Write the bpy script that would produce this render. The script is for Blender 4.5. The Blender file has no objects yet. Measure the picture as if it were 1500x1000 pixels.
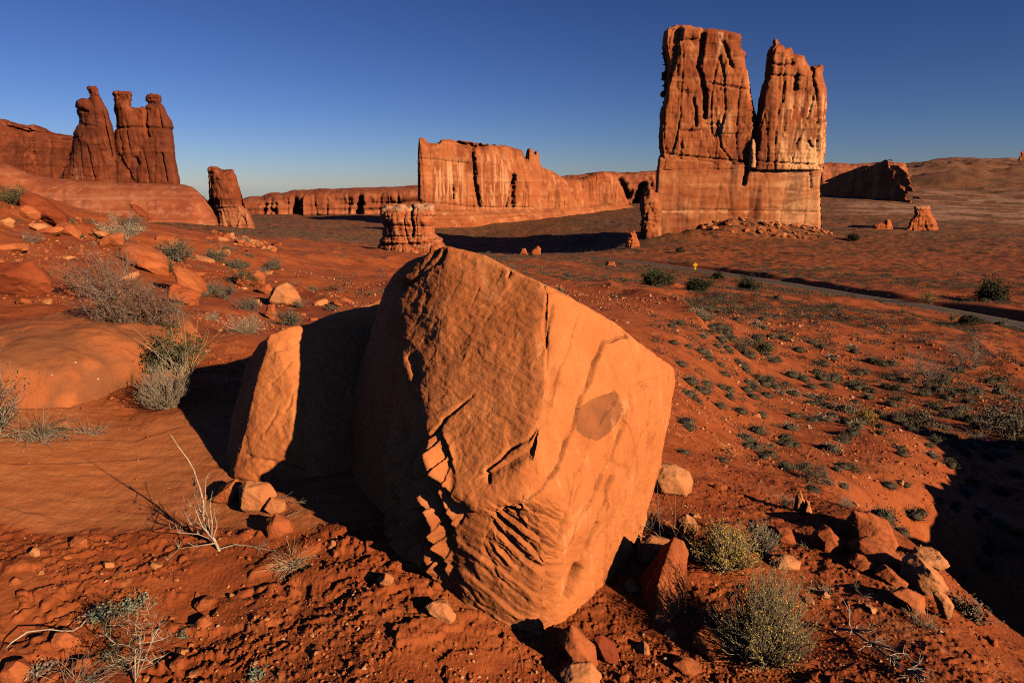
import bpy, bmesh, math, random
import numpy as np
from mathutils import Vector, Matrix

SC = bpy.context.scene
COL = SC.collection
# ------------------------------------------------------------------ camera, sky, sun, exposure
EYE = 2.0                       # camera height above the world zero
PITCH = math.radians(14.0)
FPX = 917.0                     # focal length in pixels of the 1500 wide photograph
cam_d = bpy.data.cameras.new("camera")
cam_d.sensor_width = 36.0
cam_d.lens = FPX / 1500 * 36
cam_d.clip_start = 0.05
cam_d.clip_end = 40000
cam = bpy.data.objects.new("camera", cam_d)
COL.objects.link(cam)
cam.location = (0, 0, EYE)
cam.rotation_euler = (math.pi / 2 - PITCH, 0, 0)
SC.camera = cam

SUN_EL = math.radians(21.0)
SUN_AZ = math.atan2(0.752, -0.659)           # clockwise from +Y
world = bpy.data.worlds.new("World")
SC.world = world
world.use_nodes = True
wn = world.node_tree
for n in list(wn.nodes): wn.nodes.remove(n)
w_out = wn.nodes.new("ShaderNodeOutputWorld")
w_bg = wn.nodes.new("ShaderNodeBackground")
w_sky = wn.nodes.new("ShaderNodeTexSky")
w_sky.sky_type = 'NISHITA'
w_sky.sun_disc = False
w_sky.sun_elevation = SUN_EL
w_sky.sun_rotation = SUN_AZ
w_sky.altitude = 1500
w_sky.air_density = 1.0
w_sky.dust_density = 0.25
w_sky.ozone_density = 2.2
w_bg.inputs['Strength'].default_value = 0.05
w_gam = wn.nodes.new("ShaderNodeGamma")          # deeper, bluer desert air
w_gam.inputs[1].default_value = 1.42
w_tint = wn.nodes.new("ShaderNodeMix"); w_tint.data_type = 'RGBA'; w_tint.blend_type = 'MULTIPLY'
w_tint.inputs[0].default_value = 1.0; w_tint.inputs[7].default_value = (0.265, 0.29, 0.445, 1)
wn.links.new(w_sky.outputs[0], w_gam.inputs[0]); wn.links.new(w_gam.outputs[0], w_tint.inputs[6])
wn.links.new(w_tint.outputs[2], w_bg.inputs['Color'])
wn.links.new(w_bg.outputs[0], w_out.inputs['Surface'])

sun_d = bpy.data.lights.new("sun", 'SUN')
sun_d.energy = 5.0
sun_d.angle = math.radians(0.5)
sun_d.color = (1.0, 0.755, 0.50)
sun = bpy.data.objects.new("sun", sun_d)
COL.objects.link(sun)
sd = Vector((math.sin(SUN_AZ) * math.cos(SUN_EL), math.cos(SUN_AZ) * math.cos(SUN_EL), math.sin(SUN_EL)))
sun.rotation_euler = (-sd).to_track_quat('-Z', 'Y').to_euler()
sun.location = sd * 100

SC.cycles.use_denoising = False              # keep the fine grain of rock and soil
SC.cycles.diffuse_bounces = 0
SC.cycles.filter_width = 1.1
SC.view_settings.view_transform = 'Standard'
SC.view_settings.look = 'None'
SC.view_settings.exposure = 0.36
SC.view_settings.gamma = 1.0
SC.view_settings.use_curve_mapping = False

# ------------------------------------------------------------------ pixel <-> place
CP, SP = math.cos(PITCH), math.sin(PITCH)
def px2w(px, py, Y):
    """the place on the sight line of a photograph pixel that lies Y metres in front of the camera"""
    x = (px - 750) / FPX; y = -(py - 500) / FPX
    d = np.array([x, CP + y * SP, -SP + y * CP])
    t = Y / d[1]
    return np.array([d[0] * t, Y, d[2] * t + EYE])

def w2px(P):
    x = P[:, 0]; y = P[:, 1]; z = P[:, 2] - EYE
    f = y * CP - z * SP; u = y * SP + z * CP
    f = np.maximum(f, 1e-3)
    return 750 + FPX * x / f, 500 - FPX * u / f

# ------------------------------------------------------------------ noise
_rs = np.random.RandomState(7)
_PERM = _rs.permutation(4096).astype(np.int64)
_PERM = np.concatenate([_PERM, _PERM])
_G = _rs.normal(size=(4096, 3)); _G /= np.linalg.norm(_G, axis=1)[:, None]
_G = _G.astype(np.float32)

def perlin(p):
    """gradient noise, about -0.7 .. 0.7, for an (N,3) array"""
    out = np.empty(len(p), np.float32)
    for s in range(0, len(p), 400000):
        q = p[s:s + 400000]
        i = np.floor(q).astype(np.int64); f = (q - i).astype(np.float32)
        w = f * f * f * (f * (f * 6 - 15) + 10)
        i &= 4095
        acc = 0
        r = [None] * 8
        k = 0
        for dx in (0, 1):
            a = _PERM[(i[:, 0] + dx) & 4095]
            for dy in (0, 1):
                b = _PERM[(a + i[:, 1] + dy) & 4095]
                for dz in (0, 1):
                    g = _G[_PERM[(b + i[:, 2] + dz) & 4095]]
                    r[k] = g[:, 0] * (f[:, 0] - dx) + g[:, 1] * (f[:, 1] - dy) + g[:, 2] * (f[:, 2] - dz)
                    k += 1
        x0 = r[0] + (r[4] - r[0]) * w[:, 0]; x1 = r[1] + (r[5] - r[1]) * w[:, 0]
        x2 = r[2] + (r[6] - r[2]) * w[:, 0]; x3 = r[3] + (r[7] - r[3]) * w[:, 0]
        y0 = x0 + (x2 - x0) * w[:, 1]; y1 = x1 + (x3 - x1) * w[:, 1]
        out[s:s + 400000] = y0 + (y1 - y0) * w[:, 2]
    return out * 1.5

def fbm(p, octaves=4, gain=0.5, seed=0.0):
    a = 1.0; o = np.zeros(len(p), np.float32); q = np.asarray(p, np.float64) + seed * 17.31
    for _ in range(octaves):
        o += a * perlin(q); q = q * 2.03 + 11.7; a *= gain
    return o

def ridge(p, seed=0.0):
    return 1 - np.clip(np.abs(perlin(np.asarray(p) + seed * 9.7)) * 2.2, 0, 1)

def sstep(a, b, x):
    t = np.clip((x - a) / (b - a), 0, 1)
    return t * t * (3 - 2 * t)

def P3(x, y, z=None):
    return np.stack([x, y, np.zeros_like(x) if z is None else z], 1)

# ------------------------------------------------------------------ objects
def mesh_np(name, V, quads=None, tris=None, smooth=False):
    me = bpy.data.meshes.new(name)
    V = np.asarray(V, np.float32)
    me.vertices.add(len(V)); me.vertices.foreach_set('co', V.ravel())
    loops = []; starts = []; tot = 0
    if quads is not None and len(quads):
        q = np.asarray(quads, np.int32); loops.append(q.ravel()); starts.append(np.arange(len(q)) * 4 + tot); tot += q.size
    if tris is not None and len(tris):
        t = np.asarray(tris, np.int32); loops.append(t.ravel()); starts.append(np.arange(len(t)) * 3 + tot); tot += t.size
    L = np.concatenate(loops).astype(np.int32); S = np.concatenate(starts).astype(np.int32)
    me.loops.add(len(L)); me.loops.foreach_set('vertex_index', L)
    me.polygons.add(len(S)); me.polygons.foreach_set('loop_start', S)
    me.update(calc_edges=True)
    me.validate()
    if smooth: me.polygons.foreach_set('use_smooth', np.ones(len(me.polygons), bool))
    return me

def put(name, me, mat, loc=(0, 0, 0), parent=None):
    o = bpy.data.objects.new(name, me)
    COL.objects.link(o)
    if mat is not None and me is not None and len(me.materials) == 0:
        for m in (mat if isinstance(mat, (list, tuple)) else [mat]): me.materials.append(m)
    o.location = loc
    if parent is not None: o.parent = parent
    return o

def tag(o, label=None, cat=None, group=None, kind=None):
    if label: o['label'] = label
    if cat: o['category'] = cat
    if group: o['group'] = group
    if kind: o['kind'] = kind
    return o

def set_attr(me, name, vals):
    a = me.attributes.new(name, 'FLOAT', 'POINT')
    a.data.foreach_set('value', np.asarray(vals, np.float32))

def coords(me):
    a = np.empty(len(me.vertices) * 3, np.float32); me.vertices.foreach_get('co', a); return a.reshape(-1, 3).astype(np.float64)
def normals(me):
    a = np.empty(len(me.vertices) * 3, np.float32); me.vertex_normals.foreach_get('vector', a); return a.reshape(-1, 3).astype(np.float64)
def edges_of(me):
    a = np.empty(len(me.edges) * 2, np.int32); me.edges.foreach_get('vertices', a); return a.reshape(-1, 2)
def set_coords(me, V):
    me.vertices.foreach_set('co', np.asarray(V, np.float32).ravel()); me.update()

def relax(V, E, n, k=0.5):
    cnt = np.zeros(len(V)); np.add.at(cnt, E[:, 0], 1); np.add.at(cnt, E[:, 1], 1); cnt = np.maximum(cnt, 1)
    for _ in range(n):
        s = np.zeros_like(V)
        for c in range(3):
            s[:, c] = np.bincount(E[:, 0], V[E[:, 1], c], len(V)) + np.bincount(E[:, 1], V[E[:, 0], c], len(V))
        V = V + k * (s / cnt[:, None] - V)
    return V

def remeshed(me, voxel):
    """the closed mesh me as an even skin of small quads"""
    o = bpy.data.objects.new("work", me); COL.objects.link(o)
    m = o.modifiers.new("r", 'REMESH'); m.mode = 'VOXEL'; m.voxel_size = voxel
    dg = bpy.context.evaluated_depsgraph_get()
    out = bpy.data.meshes.new_from_object(o.evaluated_get(dg))
    bpy.data.objects.remove(o)
    return out

def hull_mesh(pts):
    bm = bmesh.new()
    for p in pts: bm.verts.new(p)
    r = bmesh.ops.convex_hull(bm, input=bm.verts)
    loose = [v for v in bm.verts if not v.link_faces]
    bmesh.ops.delete(bm, geom=loose, context='VERTS')
    bmesh.ops.recalc_face_normals(bm, faces=bm.faces)
    me = bpy.data.meshes.new("hull"); bm.to_mesh(me); bm.free()
    return me

def seg_dist(u, v, A, B):
    """signed-side and distance of points (u,v) from segment A-B"""
    ax, ay = A; bx, by = B
    dx, dy = bx - ax, by - ay; L2 = dx * dx + dy * dy + 1e-12
    t = np.clip(((u - ax) * dx + (v - ay) * dy) / L2, 0, 1)
    ex, ey = u - (ax + t * dx), v - (ay + t * dy)
    return np.sqrt(ex * ex + ey * ey), dx * (v - ay) - dy * (u - ax)

def line_dist(u, v, pts):
    best = np.full(len(u), 1e9); side = np.zeros(len(u))
    for A, B in zip(pts[:-1], pts[1:]):
        d, s = seg_dist(u, v, A, B)
        m = d < best
        best[m] = d[m]; side[m] = np.sign(s[m])
    return best, side

def in_poly(u, v, pts):
    c = np.zeros(len(u), bool); n = len(pts)
    for i in range(n):
        x1, y1 = pts[i]; x2, y2 = pts[i - 1]
        if y1 == y2: continue
        c ^= ((y1 > v) != (y2 > v)) & (u < (x2 - x1) * (v - y1) / (y2 - y1) + x1)
    return c

# ------------------------------------------------------------------ material helpers
class NT:
    def __init__(s, name):
        s.m = bpy.data.materials.new(name); s.m.use_nodes = True
        s.t = s.m.node_tree
        for n in list(s.t.nodes): s.t.nodes.remove(n)
        s.out = s.n('ShaderNodeOutputMaterial'); s.b = s.n('ShaderNodeBsdfPrincipled')
        s.l(s.b.outputs[0], s.out.inputs['Surface'])
        s.b.inputs['Roughness'].default_value = 0.9
        s.b.inputs['Specular IOR Level'].default_value = 0.15
        s.geo = s.n('ShaderNodeNewGeometry')
    def n(s, t, **k):
        x = s.t.nodes.new(t)
        for a, b in k.items(): setattr(x, a, b)
        return x
    def l(s, a, b): s.t.links.new(a, b)
    def val(s, inp, v):
        if hasattr(v, 'is_linked') or isinstance(v, bpy.types.NodeSocket): s.l(v, inp)
        else: inp.default_value = v
    def pos(s, scale=(1, 1, 1), rot=(0, 0, 0)):
        m = s.n('ShaderNodeMapping'); m.inputs['Scale'].default_value = scale; m.inputs['Rotation'].default_value = rot
        s.l(s.geo.outputs['Position'], m.inputs['Vector']); return m.outputs[0]
    def noise(s, scale, detail=4, rough=0.55, vec=None, dist=0.0):
        n = s.n('ShaderNodeTexNoise'); n.inputs['Scale'].default_value = scale; n.inputs['Detail'].default_value = detail
        n.inputs['Roughness'].default_value = rough; n.inputs['Distortion'].default_value = dist
        s.l(vec if vec is not None else s.geo.outputs['Position'], n.inputs['Vector']); return n.outputs[0]
    def vor(s, scale, vec=None, feature='F1', out='Distance', rnd=1.0):
        n = s.n('ShaderNodeTexVoronoi', feature=feature); n.inputs['Scale'].default_value = scale; n.inputs['Randomness'].default_value = rnd
        s.l(vec if vec is not None else s.geo.outputs['Position'], n.inputs['Vector']); return n.outputs[out]
    def ramp(s, x, a, b, y0=0.0, y1=1.0):
        n = s.n('ShaderNodeMapRange'); n.interpolation_type = 'SMOOTHSTEP'
        n.inputs[1].default_value = a; n.inputs[2].default_value = b; n.inputs[3].default_value = y0; n.inputs[4].default_value = y1
        s.l(x, n.inputs[0]); return n.outputs[0]
    def math(s, op, a, b=0.0):
        n = s.n('ShaderNodeMath', operation=op); s.val(n.inputs[0], a); s.val(n.inputs[1], b); return n.outputs[0]
    def mix(s, f, a, b, mode='MIX'):
        n = s.n('ShaderNodeMix', data_type='RGBA', blend_type=mode)
        s.val(n.inputs[0], f)
        for i, v in ((6, a), (7, b)):
            if isinstance(v, tuple): n.inputs[i].default_value = (*v, 1) if len(v) == 3 else v
            else: s.l(v, n.inputs[i])
        return n.outputs[2]
    def attr(s, name):
        n = s.n('ShaderNodeAttribute'); n.attribute_name = name; return n.outputs['Fac']
    def bump(s, h, strength, dist, prev=None):
        n = s.n('ShaderNodeBump'); n.inputs['Strength'].default_value = strength; n.inputs['Distance'].default_value = dist
        s.l(h, n.inputs['Height'])
        if prev is not None: s.l(prev, n.inputs['Normal'])
        return n.outputs[0]
    def done(s, color, normal=None):
        if isinstance(color, tuple): s.b.inputs['Base Color'].default_value = (*color, 1)
        else: s.l(color, s.b.inputs['Base Color'])
        if normal is not None: s.l(normal, s.b.inputs['Normal'])
        return s.m
# ------------------------------------------------------------------ the lie of the land
GP = [  # photograph pixel and how far ahead the ground there lies
 (790,930,2.46),(750,1000,2.17),(300,1000,2.15),(0,1000,2.15),(1100,1000,2.17),(1400,1000,2.22),(0,760,3.3),(400,850,2.75),(0,880,2.62),(600,800,3.0),
 (0,640,4.3),(200,620,4.75),(300,700,3.85),(280,545,5.8),(230,510,6.7),(420,470,12),(330,420,18),(480,440,25),(100,400,16),(0,420,11),
 (0,330,22),(0,290,30),(100,320,40),(200,330,60),(300,345,100),(420,385,50),(520,372,90),(600,372,140),(440,352,130),(380,350,130),
 (440,340,420),(350,338,330),(600,600,5.0),(560,500,8),(700,450,20),
 (1000,500,14),(1000,600,7),(1000,700,4.6),(1000,760,3.75),(1100,650,7.5),(1150,780,3.8),(1250,840,3.25),(1350,880,3.0),(1500,985,2.5),
 (1425,850,6.6),(1380,870,3.15),(1372,822,4.1),(1300,770,5.0),(1250,740,5.6),(1480,800,7.6),(1350,770,6.6),(1450,720,9.5),(1250,720,6.0),(1200,650,9),(1350,640,11),(1480,650,13),
 (1100,560,15),(1250,560,20),(1400,560,24),(1500,560,26),(1050,480,22),(1250,480,38),(1450,500,42),(950,440,40),(1050,430,75),(850,420,70),
 (1480,476,75),(1250,435,110),(1100,408,165),(1000,393,210),(900,380,260),(830,374,290),(750,372,270),(680,372,240),
 (1300,400,190),(1480,430,130),(1450,380,260),(1200,360,330),(1050,345,420),(950,350,400),(1450,330,520),(1450,300,1000),(1250,290,1100),
 (1480,265,2000),(1480,237,4000),(1380,238,4600),(1300,255,2500),(450,317,1000),(700,329,800),(900,304,1100),(560,338,620),(1000,302,900),
 (800,371,485),(800,347,605),(700,369,545),(700,347,665),(880,368,455),(880,350,545),(930,352,425),(480,335,650),
]
GW = [  # places off the picture's edges: x, y, height over the world zero
 (4.0,5.4,-2.3),(5.5,6.0,-2.9),(4.2,3.0,-0.4),(6.0,3.6,-0.5),(9.0,5.0,-0.6),(14,8.5,-1.1),(20,12,-3.2),(30,18,-6),(12,3,0.0),(3.0,1.2,0.02),(1.6,0.9,0.0),
 (-3,1.5,0.05),(-8,5,0.6),(-15,9,1.8),(-30,20,4),(-60,45,7),(0,-3,0.0),(0,-30,2),(-30,-20,4),(30,-20,3),(0,0.6,0.0),(-1,0.4,0.0),(1,0.4,0.0),
 (-120,110,-6),(-220,260,-14),(300,150,-20),(1500,800,-20),(-800,700,-20),(0,-1000,10),(0,-9000,20),(-7000,100,-50),(7000,100,60),
 (-3000,3000,-110),(0,3000,-100),(1200,3000,-70),(-6000,7000,-260),(0,9000,-260),(2500,8000,-150),(6000,7500,190),(100,0.0,2),(-100,0,6),
]
def _lp(x, y):
    r = np.sqrt(x * x + y * y) + 1e-6
    return np.stack([np.arctan2(x, y) * 2.6, np.log(r + 0.5)], 1), r
_c = [px2w(*p) for p in GP]
_cx = np.array([p[0] for p in _c] + [g[0] for g in GW]); _cy = np.array([p[1] for p in _c] + [g[1] for g in GW])
_cz = np.array([p[2] for p in _c] + [g[2] for g in GW])
for gx, gy, gz in ((0.0, -30, 2), (0, -1000, 10), (0, -9000, 20), (0, -3, 0)):       # the seam behind the camera, from both sides
    _cx = np.append(_cx, -1e-3); _cy = np.append(_cy, gy); _cz = np.append(_cz, gz)
_cu, _cr = _lp(_cx, _cy)
def _phi(d2): return 0.5 * d2 * np.log(d2 + 1e-12)
_n = len(_cx)
_A = _phi(((_cu[:, None] - _cu[None]) ** 2).sum(2)) + np.eye(_n) * 0.004
_Pm = np.concatenate([np.ones((_n, 1)), _cu], 1)
_M = np.block([[_A, _Pm], [_Pm.T, np.zeros((3, 3))]])
_w = np.linalg.solve(_M, np.concatenate([(_cz - EYE) / (_cr + 3.0), np.zeros(3)]))
def macro(x, y):
    u, r = _lp(x, y)
    o = np.empty(len(x))
    for s in range(0, len(x), 60000):
        q = u[s:s + 60000]
        d2 = ((q[:, None] - _cu[None]) ** 2).sum(2)
        o[s:s + 60000] = _phi(d2) @ _w[:_n] + _w[_n] + q @ _w[_n + 1:]
    return o * (r + 3.0) + EYE

ROAD = [px2w(*p)[:2] for p in ((1700,530,50),(1590,500,61),(1480,474,76),(1370,455,92),(1250,435,112),(1170,420,137),(1100,408,165),(1045,399,190),(990,392,215),(930,385,245),(880,378.5,265),(830,374,295),(760,369,330),(690,366,370))]
ROAD = [tuple(p) for p in ROAD]

def chaikin(p, n=3):
    for _ in range(n):
        q = [p[0]]
        for a, b in zip(p[:-1], p[1:]):
            q += [(0.75 * a[0] + 0.25 * b[0], 0.75 * a[1] + 0.25 * b[1]), (0.25 * a[0] + 0.75 * b[0], 0.25 * a[1] + 0.75 * b[1])]
        p = q + [p[-1]]
    return p
ROAD = chaikin(ROAD, 2)

MOUND = [(*px2w(1070, 340, 405)[:2], 7.5, 20), (*px2w(1120, 340, 412)[:2], 6.0, 22), (*px2w(1180, 340, 415)[:2], 4.5, 16), (*px2w(1010, 345, 400)[:2], 3.5, 24)]
def slick(x, y):
    """1 where the bare smooth rock apron lies to the left of the boulder"""
    n = perlin(P3(x * 0.9, y * 0.9)) * 0.35 + perlin(P3(x * 4, y * 4)) * 0.08
    a = sstep(3.18, 3.30, y + 0.10 * x + n * 0.5 + 0.2)
    return a * sstep(5.2, 4.4, y + n * 1.6) * sstep(-0.70, -0.95, x + n * 0.5)

def terrain(x, y, fine=True):
    x = np.asarray(x, np.float64); y = np.asarray(y, np.float64)
    z = macro(x, y); r = np.sqrt(x * x + y * y)
    p = P3(x, y)
    rd, side = line_dist(x, y, ROAD) if (r.max() > 40) else (np.full(len(x), 1e9), np.zeros(len(x)))
    calm = sstep(5.0, 14.0, rd)
    n = np.zeros(len(x))
    big = sstep(60, 400, r)
    n += fbm(p / 90.0, 4, 0.5, 1) * 2.6 * big
    m = sstep(8, 40, r) * sstep(3000, 600, r)
    n += fbm(p / 14.0, 4, 0.55, 2) * 0.75 * m
    far = sstep(900, 3000, r)
    n += (fbm(p / 420.0, 5, 0.55, 3) * 26 + ridge(p / 160.0, 2) ** 2 * 14) * far * sstep(0.25, 0.42, np.arctan2(x, y))
    n += far * fbm(p / 500.0, 3, 0.5, 4) * 8
    # red hummocks across the middle slopes
    n += ridge(np.stack([x / 9.0, y / 13.0, 0 * x], 1), 5) ** 3 * 0.5 * sstep(10, 22, r) * sstep(160, 60, r)
    z = z + n * calm
    # the mound of fallen soil at the foot of the twin tower
    for mx, my, mh, mr in MOUND: z = z + mh * np.exp(-((x - mx) ** 2 + 1.6 * (y - my) ** 2) / mr ** 2) * (1 + 0.25 * perlin(p / 9.0))
    # the cut bank beside the road
    bank = sstep(4.4, 7.2, rd) * sstep(60, 25, rd) * (side < 0) * sstep(300, 220, y)
    z = z + bank * (1.1 + 0.7 * perlin(p / 11.0))
    z = z + (rd < 16) * (side > 0) * sstep(4.5, 8, rd) * sstep(16, 9, rd) * 0.25
    if fine:
        near = sstep(60, 14, r)
        z = z + fbm(p / 3.0, 4, 0.5, 61) * 0.5 * sstep(0.80, 0.95, np.arctan2(x, y)) * sstep(2.5, 4.5, r) * sstep(40, 20, r)
        s = slick(x, y); ro = 1 - s
        z = z + fbm(p / 1.3, 4, 0.5, 6) * 0.07 * near * (0.2 + 0.8 * ro)
        c = near * ro * sstep(22, 5, r)
        left = 0.45 + 0.55 * sstep(0.3, -1.0, x) * sstep(3.6, 3.0, y)
        b = perlin(np.stack([x * 4.6, y * 7.5, 0 * x + 3.3], 1) + 0.8 * perlin(p * 5)[:, None] + 0.35 * perlin(p * 17)[:, None])
        z = z + sstep(-0.05, 0.22, b) * 0.026 * c * left * sstep(-0.25, 0.35, fbm(p / 0.7, 3, 0.5, 51))
        b = perlin(np.stack([x * 17, y * 22, 0 * x + 8.3], 1) + 0.6 * perlin(p * 31)[:, None])
        z = z + sstep(0.0, 0.25, b) * 0.013 * c * (0.4 + 0.6 * left) * sstep(-0.3, 0.25, fbm(p / 0.45, 3, 0.5, 53))
        z = z + (np.abs(perlin(p * 42.0)) * 0.005 + perlin(p * 90.0) * 0.004) * c
        # sweeping bedding ledges on the smooth apron
        w = y * 0.8 + 0.2 * x + 0.55 * perlin(p * 0.7) + 0.10 * perlin(p * 2.2) + 0.02 * perlin(p * 9)
        f_ = w * 4 - np.floor(w * 4)
        z = z + s * ((0.016 * f_ * sstep(1.0, 0.86, f_)) * sstep(-0.2, 0.3, perlin(p * 1.3 + 9)) + 0.0015 * perlin(np.stack([x * 4, y * 22, 0 * x], 1) + 0.5 * perlin(p * 3)[:, None]) + 0.003 * perlin(p * 10) + 0.002 * perlin(p * 35))
    return z

def tz(x, y):
    return float(terrain(np.array([x]), np.array([y]))[0])

_T = np.geomspace(1.2, 3000, 900)
def hit(px, py):
    """where the sight line of a pixel meets the ground"""
    x = (px - 750) / FPX; y = -(py - 500) / FPX
    d = np.array([x, CP + y * SP, -SP + y * CP])
    X, Y = d[0] * _T, d[1] * _T
    dz = d[2] * _T + EYE - terrain(X, Y)
    k = int(np.argmax(dz < 0))
    if dz[k] >= 0: k = len(_T) - 1
    k = max(k, 1)
    f = dz[k - 1] / (dz[k - 1] - dz[k] + 1e-12)
    t = _T[k - 1] + (_T[k] - _T[k - 1]) * f
    xx, yy = d[0] * t, d[1] * t
    return np.array([xx, yy, tz(xx, yy)])

# ground sheet: a fan of rings, tight near the camera and wide far off
def _rings():
    r = [0.35, 0.8, 1.2, 1.5]
    while r[-1] < 9500:
        q = r[-1]
        k = 0.0034 if q < 7 else (0.0055 if q < 30 else (0.008 if q < 300 else 0.013))
        if q < 1.7: k = 0.02
        r.append(q * (1 + k))
    return np.array(r)
RR = _rings()
_front = np.linspace(-0.80, 0.80, 1050)
_side = np.geomspace(0.004, 2.34, 60)
TH = np.concatenate([-(0.80 + _side[::-1]), _front, 0.80 + _side])
TH = TH[np.abs(TH) <= math.pi - 1e-4]
nr, nt = len(RR), len(TH)
gx = (RR[:, None] * np.sin(TH)[None]).ravel(); gy = (RR[:, None] * np.cos(TH)[None]).ravel()
gz = terrain(gx, gy)
idx = np.arange(nr * nt).reshape(nr, nt)
q = np.stack([idx[:-1, :-1], idx[1:, :-1], idx[1:, 1:], idx[:-1, 1:]], -1).reshape(-1, 4)
qc = np.stack([idx[:-1, -1], idx[1:, -1], idx[1:, 0], idx[:-1, 0]], -1)
ctr = nr * nt
gxc = np.append(gx, 0.0); gyc = np.append(gy, 0.0); gzc = np.append(gz, 0.0)
fan = np.stack([idx[0], np.roll(idx[0], -1), np.full(nt, ctr)], 1)
gme = mesh_np("ground", np.stack([gxc, gyc, gzc], 1), np.concatenate([q, qc])[:, ::-1], fan[:, ::-1], smooth=True)
g_r = np.sqrt(gxc ** 2 + gyc ** 2); g_p = P3(gxc, gyc); g_th = np.arctan2(gxc, gyc)
set_attr(gme, 'slick', slick(gxc, gyc))
veg = sstep(200, 420, g_r) * (0.75 + 0.25 * sstep(-0.2, 0.2, fbm(g_p / 70.0, 3, 0.5, 9)))
veg = np.maximum(veg, sstep(120, 210, g_r) * sstep(0.0, 0.3, fbm(g_p / np.array([26.0, 40.0, 1]), 4, 0.5, 12) + 0.1) * 0.8)
veg *= 1 - 0.8 * sstep(-0.45, -0.55, g_th) * sstep(330, 300, g_r)
red_right = sstep(0.18, 0.30, g_th) * sstep(520, 400, g_r) * sstep(120, 160, g_r)
veg *= 1 - 0.55 * red_right
set_attr(gme, 'veg', veg)
set_attr(gme, 'far', sstep(90, 260, g_r) * (1 - 0.4 * sstep(1500, 4000, g_r)))
pale = sstep(600, 800, g_r) * sstep(2200, 1500, g_r) * sstep(0.42, 0.52, g_th) * sstep(0.05, 0.3, fbm(g_p / np.array([90.0, 50.0, 1]), 4, 0.6, 15))
pale = np.maximum(pale, sstep(2000, 3000, g_r) * sstep(0.3, 0.5, g_th) * sstep(-0.1, 0.25, fbm(g_p / 130.0, 5, 0.65, 16)) * 0.4)
set_attr(gme, 'pale', pale)
# ------------------------------------------------------------------ materials
def ground_material():
    s = NT("red_desert_soil")
    base = s.mix(s.ramp(s.noise(0.35, 6, 0.6), 0.35, 0.68), (0.27, 0.055, 0.014), (0.385, 0.092, 0.024))
    base = s.mix(s.ramp(s.noise(2.6, 6, 0.65), 0.40, 0.72), base, (0.42, 0.11, 0.031))
    base = s.mix(s.ramp(s.noise(14, 4, 0.6), 0.50, 0.75, 0, 0.5), base, (0.24, 0.045, 0.012))
    base = s.mix(s.ramp(s.noise(0.8, 5, 0.65), 0.52, 0.66, 0, 0.55), base, (0.22, 0.048, 0.015))
    base = s.mix(s.ramp(s.noise(1.7, 5, 0.7, None, 0.4), 0.56, 0.68, 0, 0.6), base, (0.48, 0.17, 0.062))
    # pale grit
    g = s.math('MULTIPLY', s.ramp(s.vor(30), 0.10, 0.06), s.ramp(s.noise(6, 2), 0.55, 0.7))
    base = s.mix(s.math('MULTIPLY', g, 0.7), base, (0.62, 0.30, 0.14))
    sl = s.attr('slick')
    slc = s.mix(s.ramp(s.noise(3.0, 5, 0.6, s.pos((1, 6, 1), (0, 0, 0.2))), 0.35, 0.7), (0.43, 0.125, 0.038), (0.54, 0.18, 0.06))
    base = s.mix(sl, base, slc)
    # the scrub that covers the plain, as an even brown-green nap with bare soil between
    nap = s.ramp(s.noise(0.22, 6, 0.7), 0.42, 0.60)
    nap2 = s.ramp(s.noise(0.9, 3, 0.6), 0.40, 0.62)
    scrub = s.mix(nap2, (0.075, 0.052, 0.026), (0.17, 0.105, 0.045))
    dry = s.mix(nap, scrub, (0.27, 0.105, 0.042))
    base = s.mix(s.math('MULTIPLY', s.attr('veg'), s.ramp(s.noise(0.03, 4, 0.6), 0.25, 0.55, 0.55, 0.95)), base, dry)
    dots = s.math('MAXIMUM', s.ramp(s.vor(0.30), 0.40, 0.26), s.ramp(s.vor(0.11), 0.34, 0.24))                      # single dark bushes too small and far to model
    dots = s.math('MULTIPLY', dots, s.ramp(s.noise(0.05, 5, 0.65), 0.28, 0.46))
    base = s.mix(s.math('MULTIPLY', dots, s.math('MULTIPLY', s.attr('far'), 0.85)), base, (0.040, 0.031, 0.016))
    base = s.mix(s.attr('pale'), base, (0.36, 0.19, 0.11))
    h1 = s.noise(55, 5, 0.7); h2 = s.noise(7, 5, 0.6)
    b = s.bump(h2, 0.45, 0.03)
    b = s.bump(h1, 0.55, 0.008, b)
    return s.done(base, b)

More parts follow.
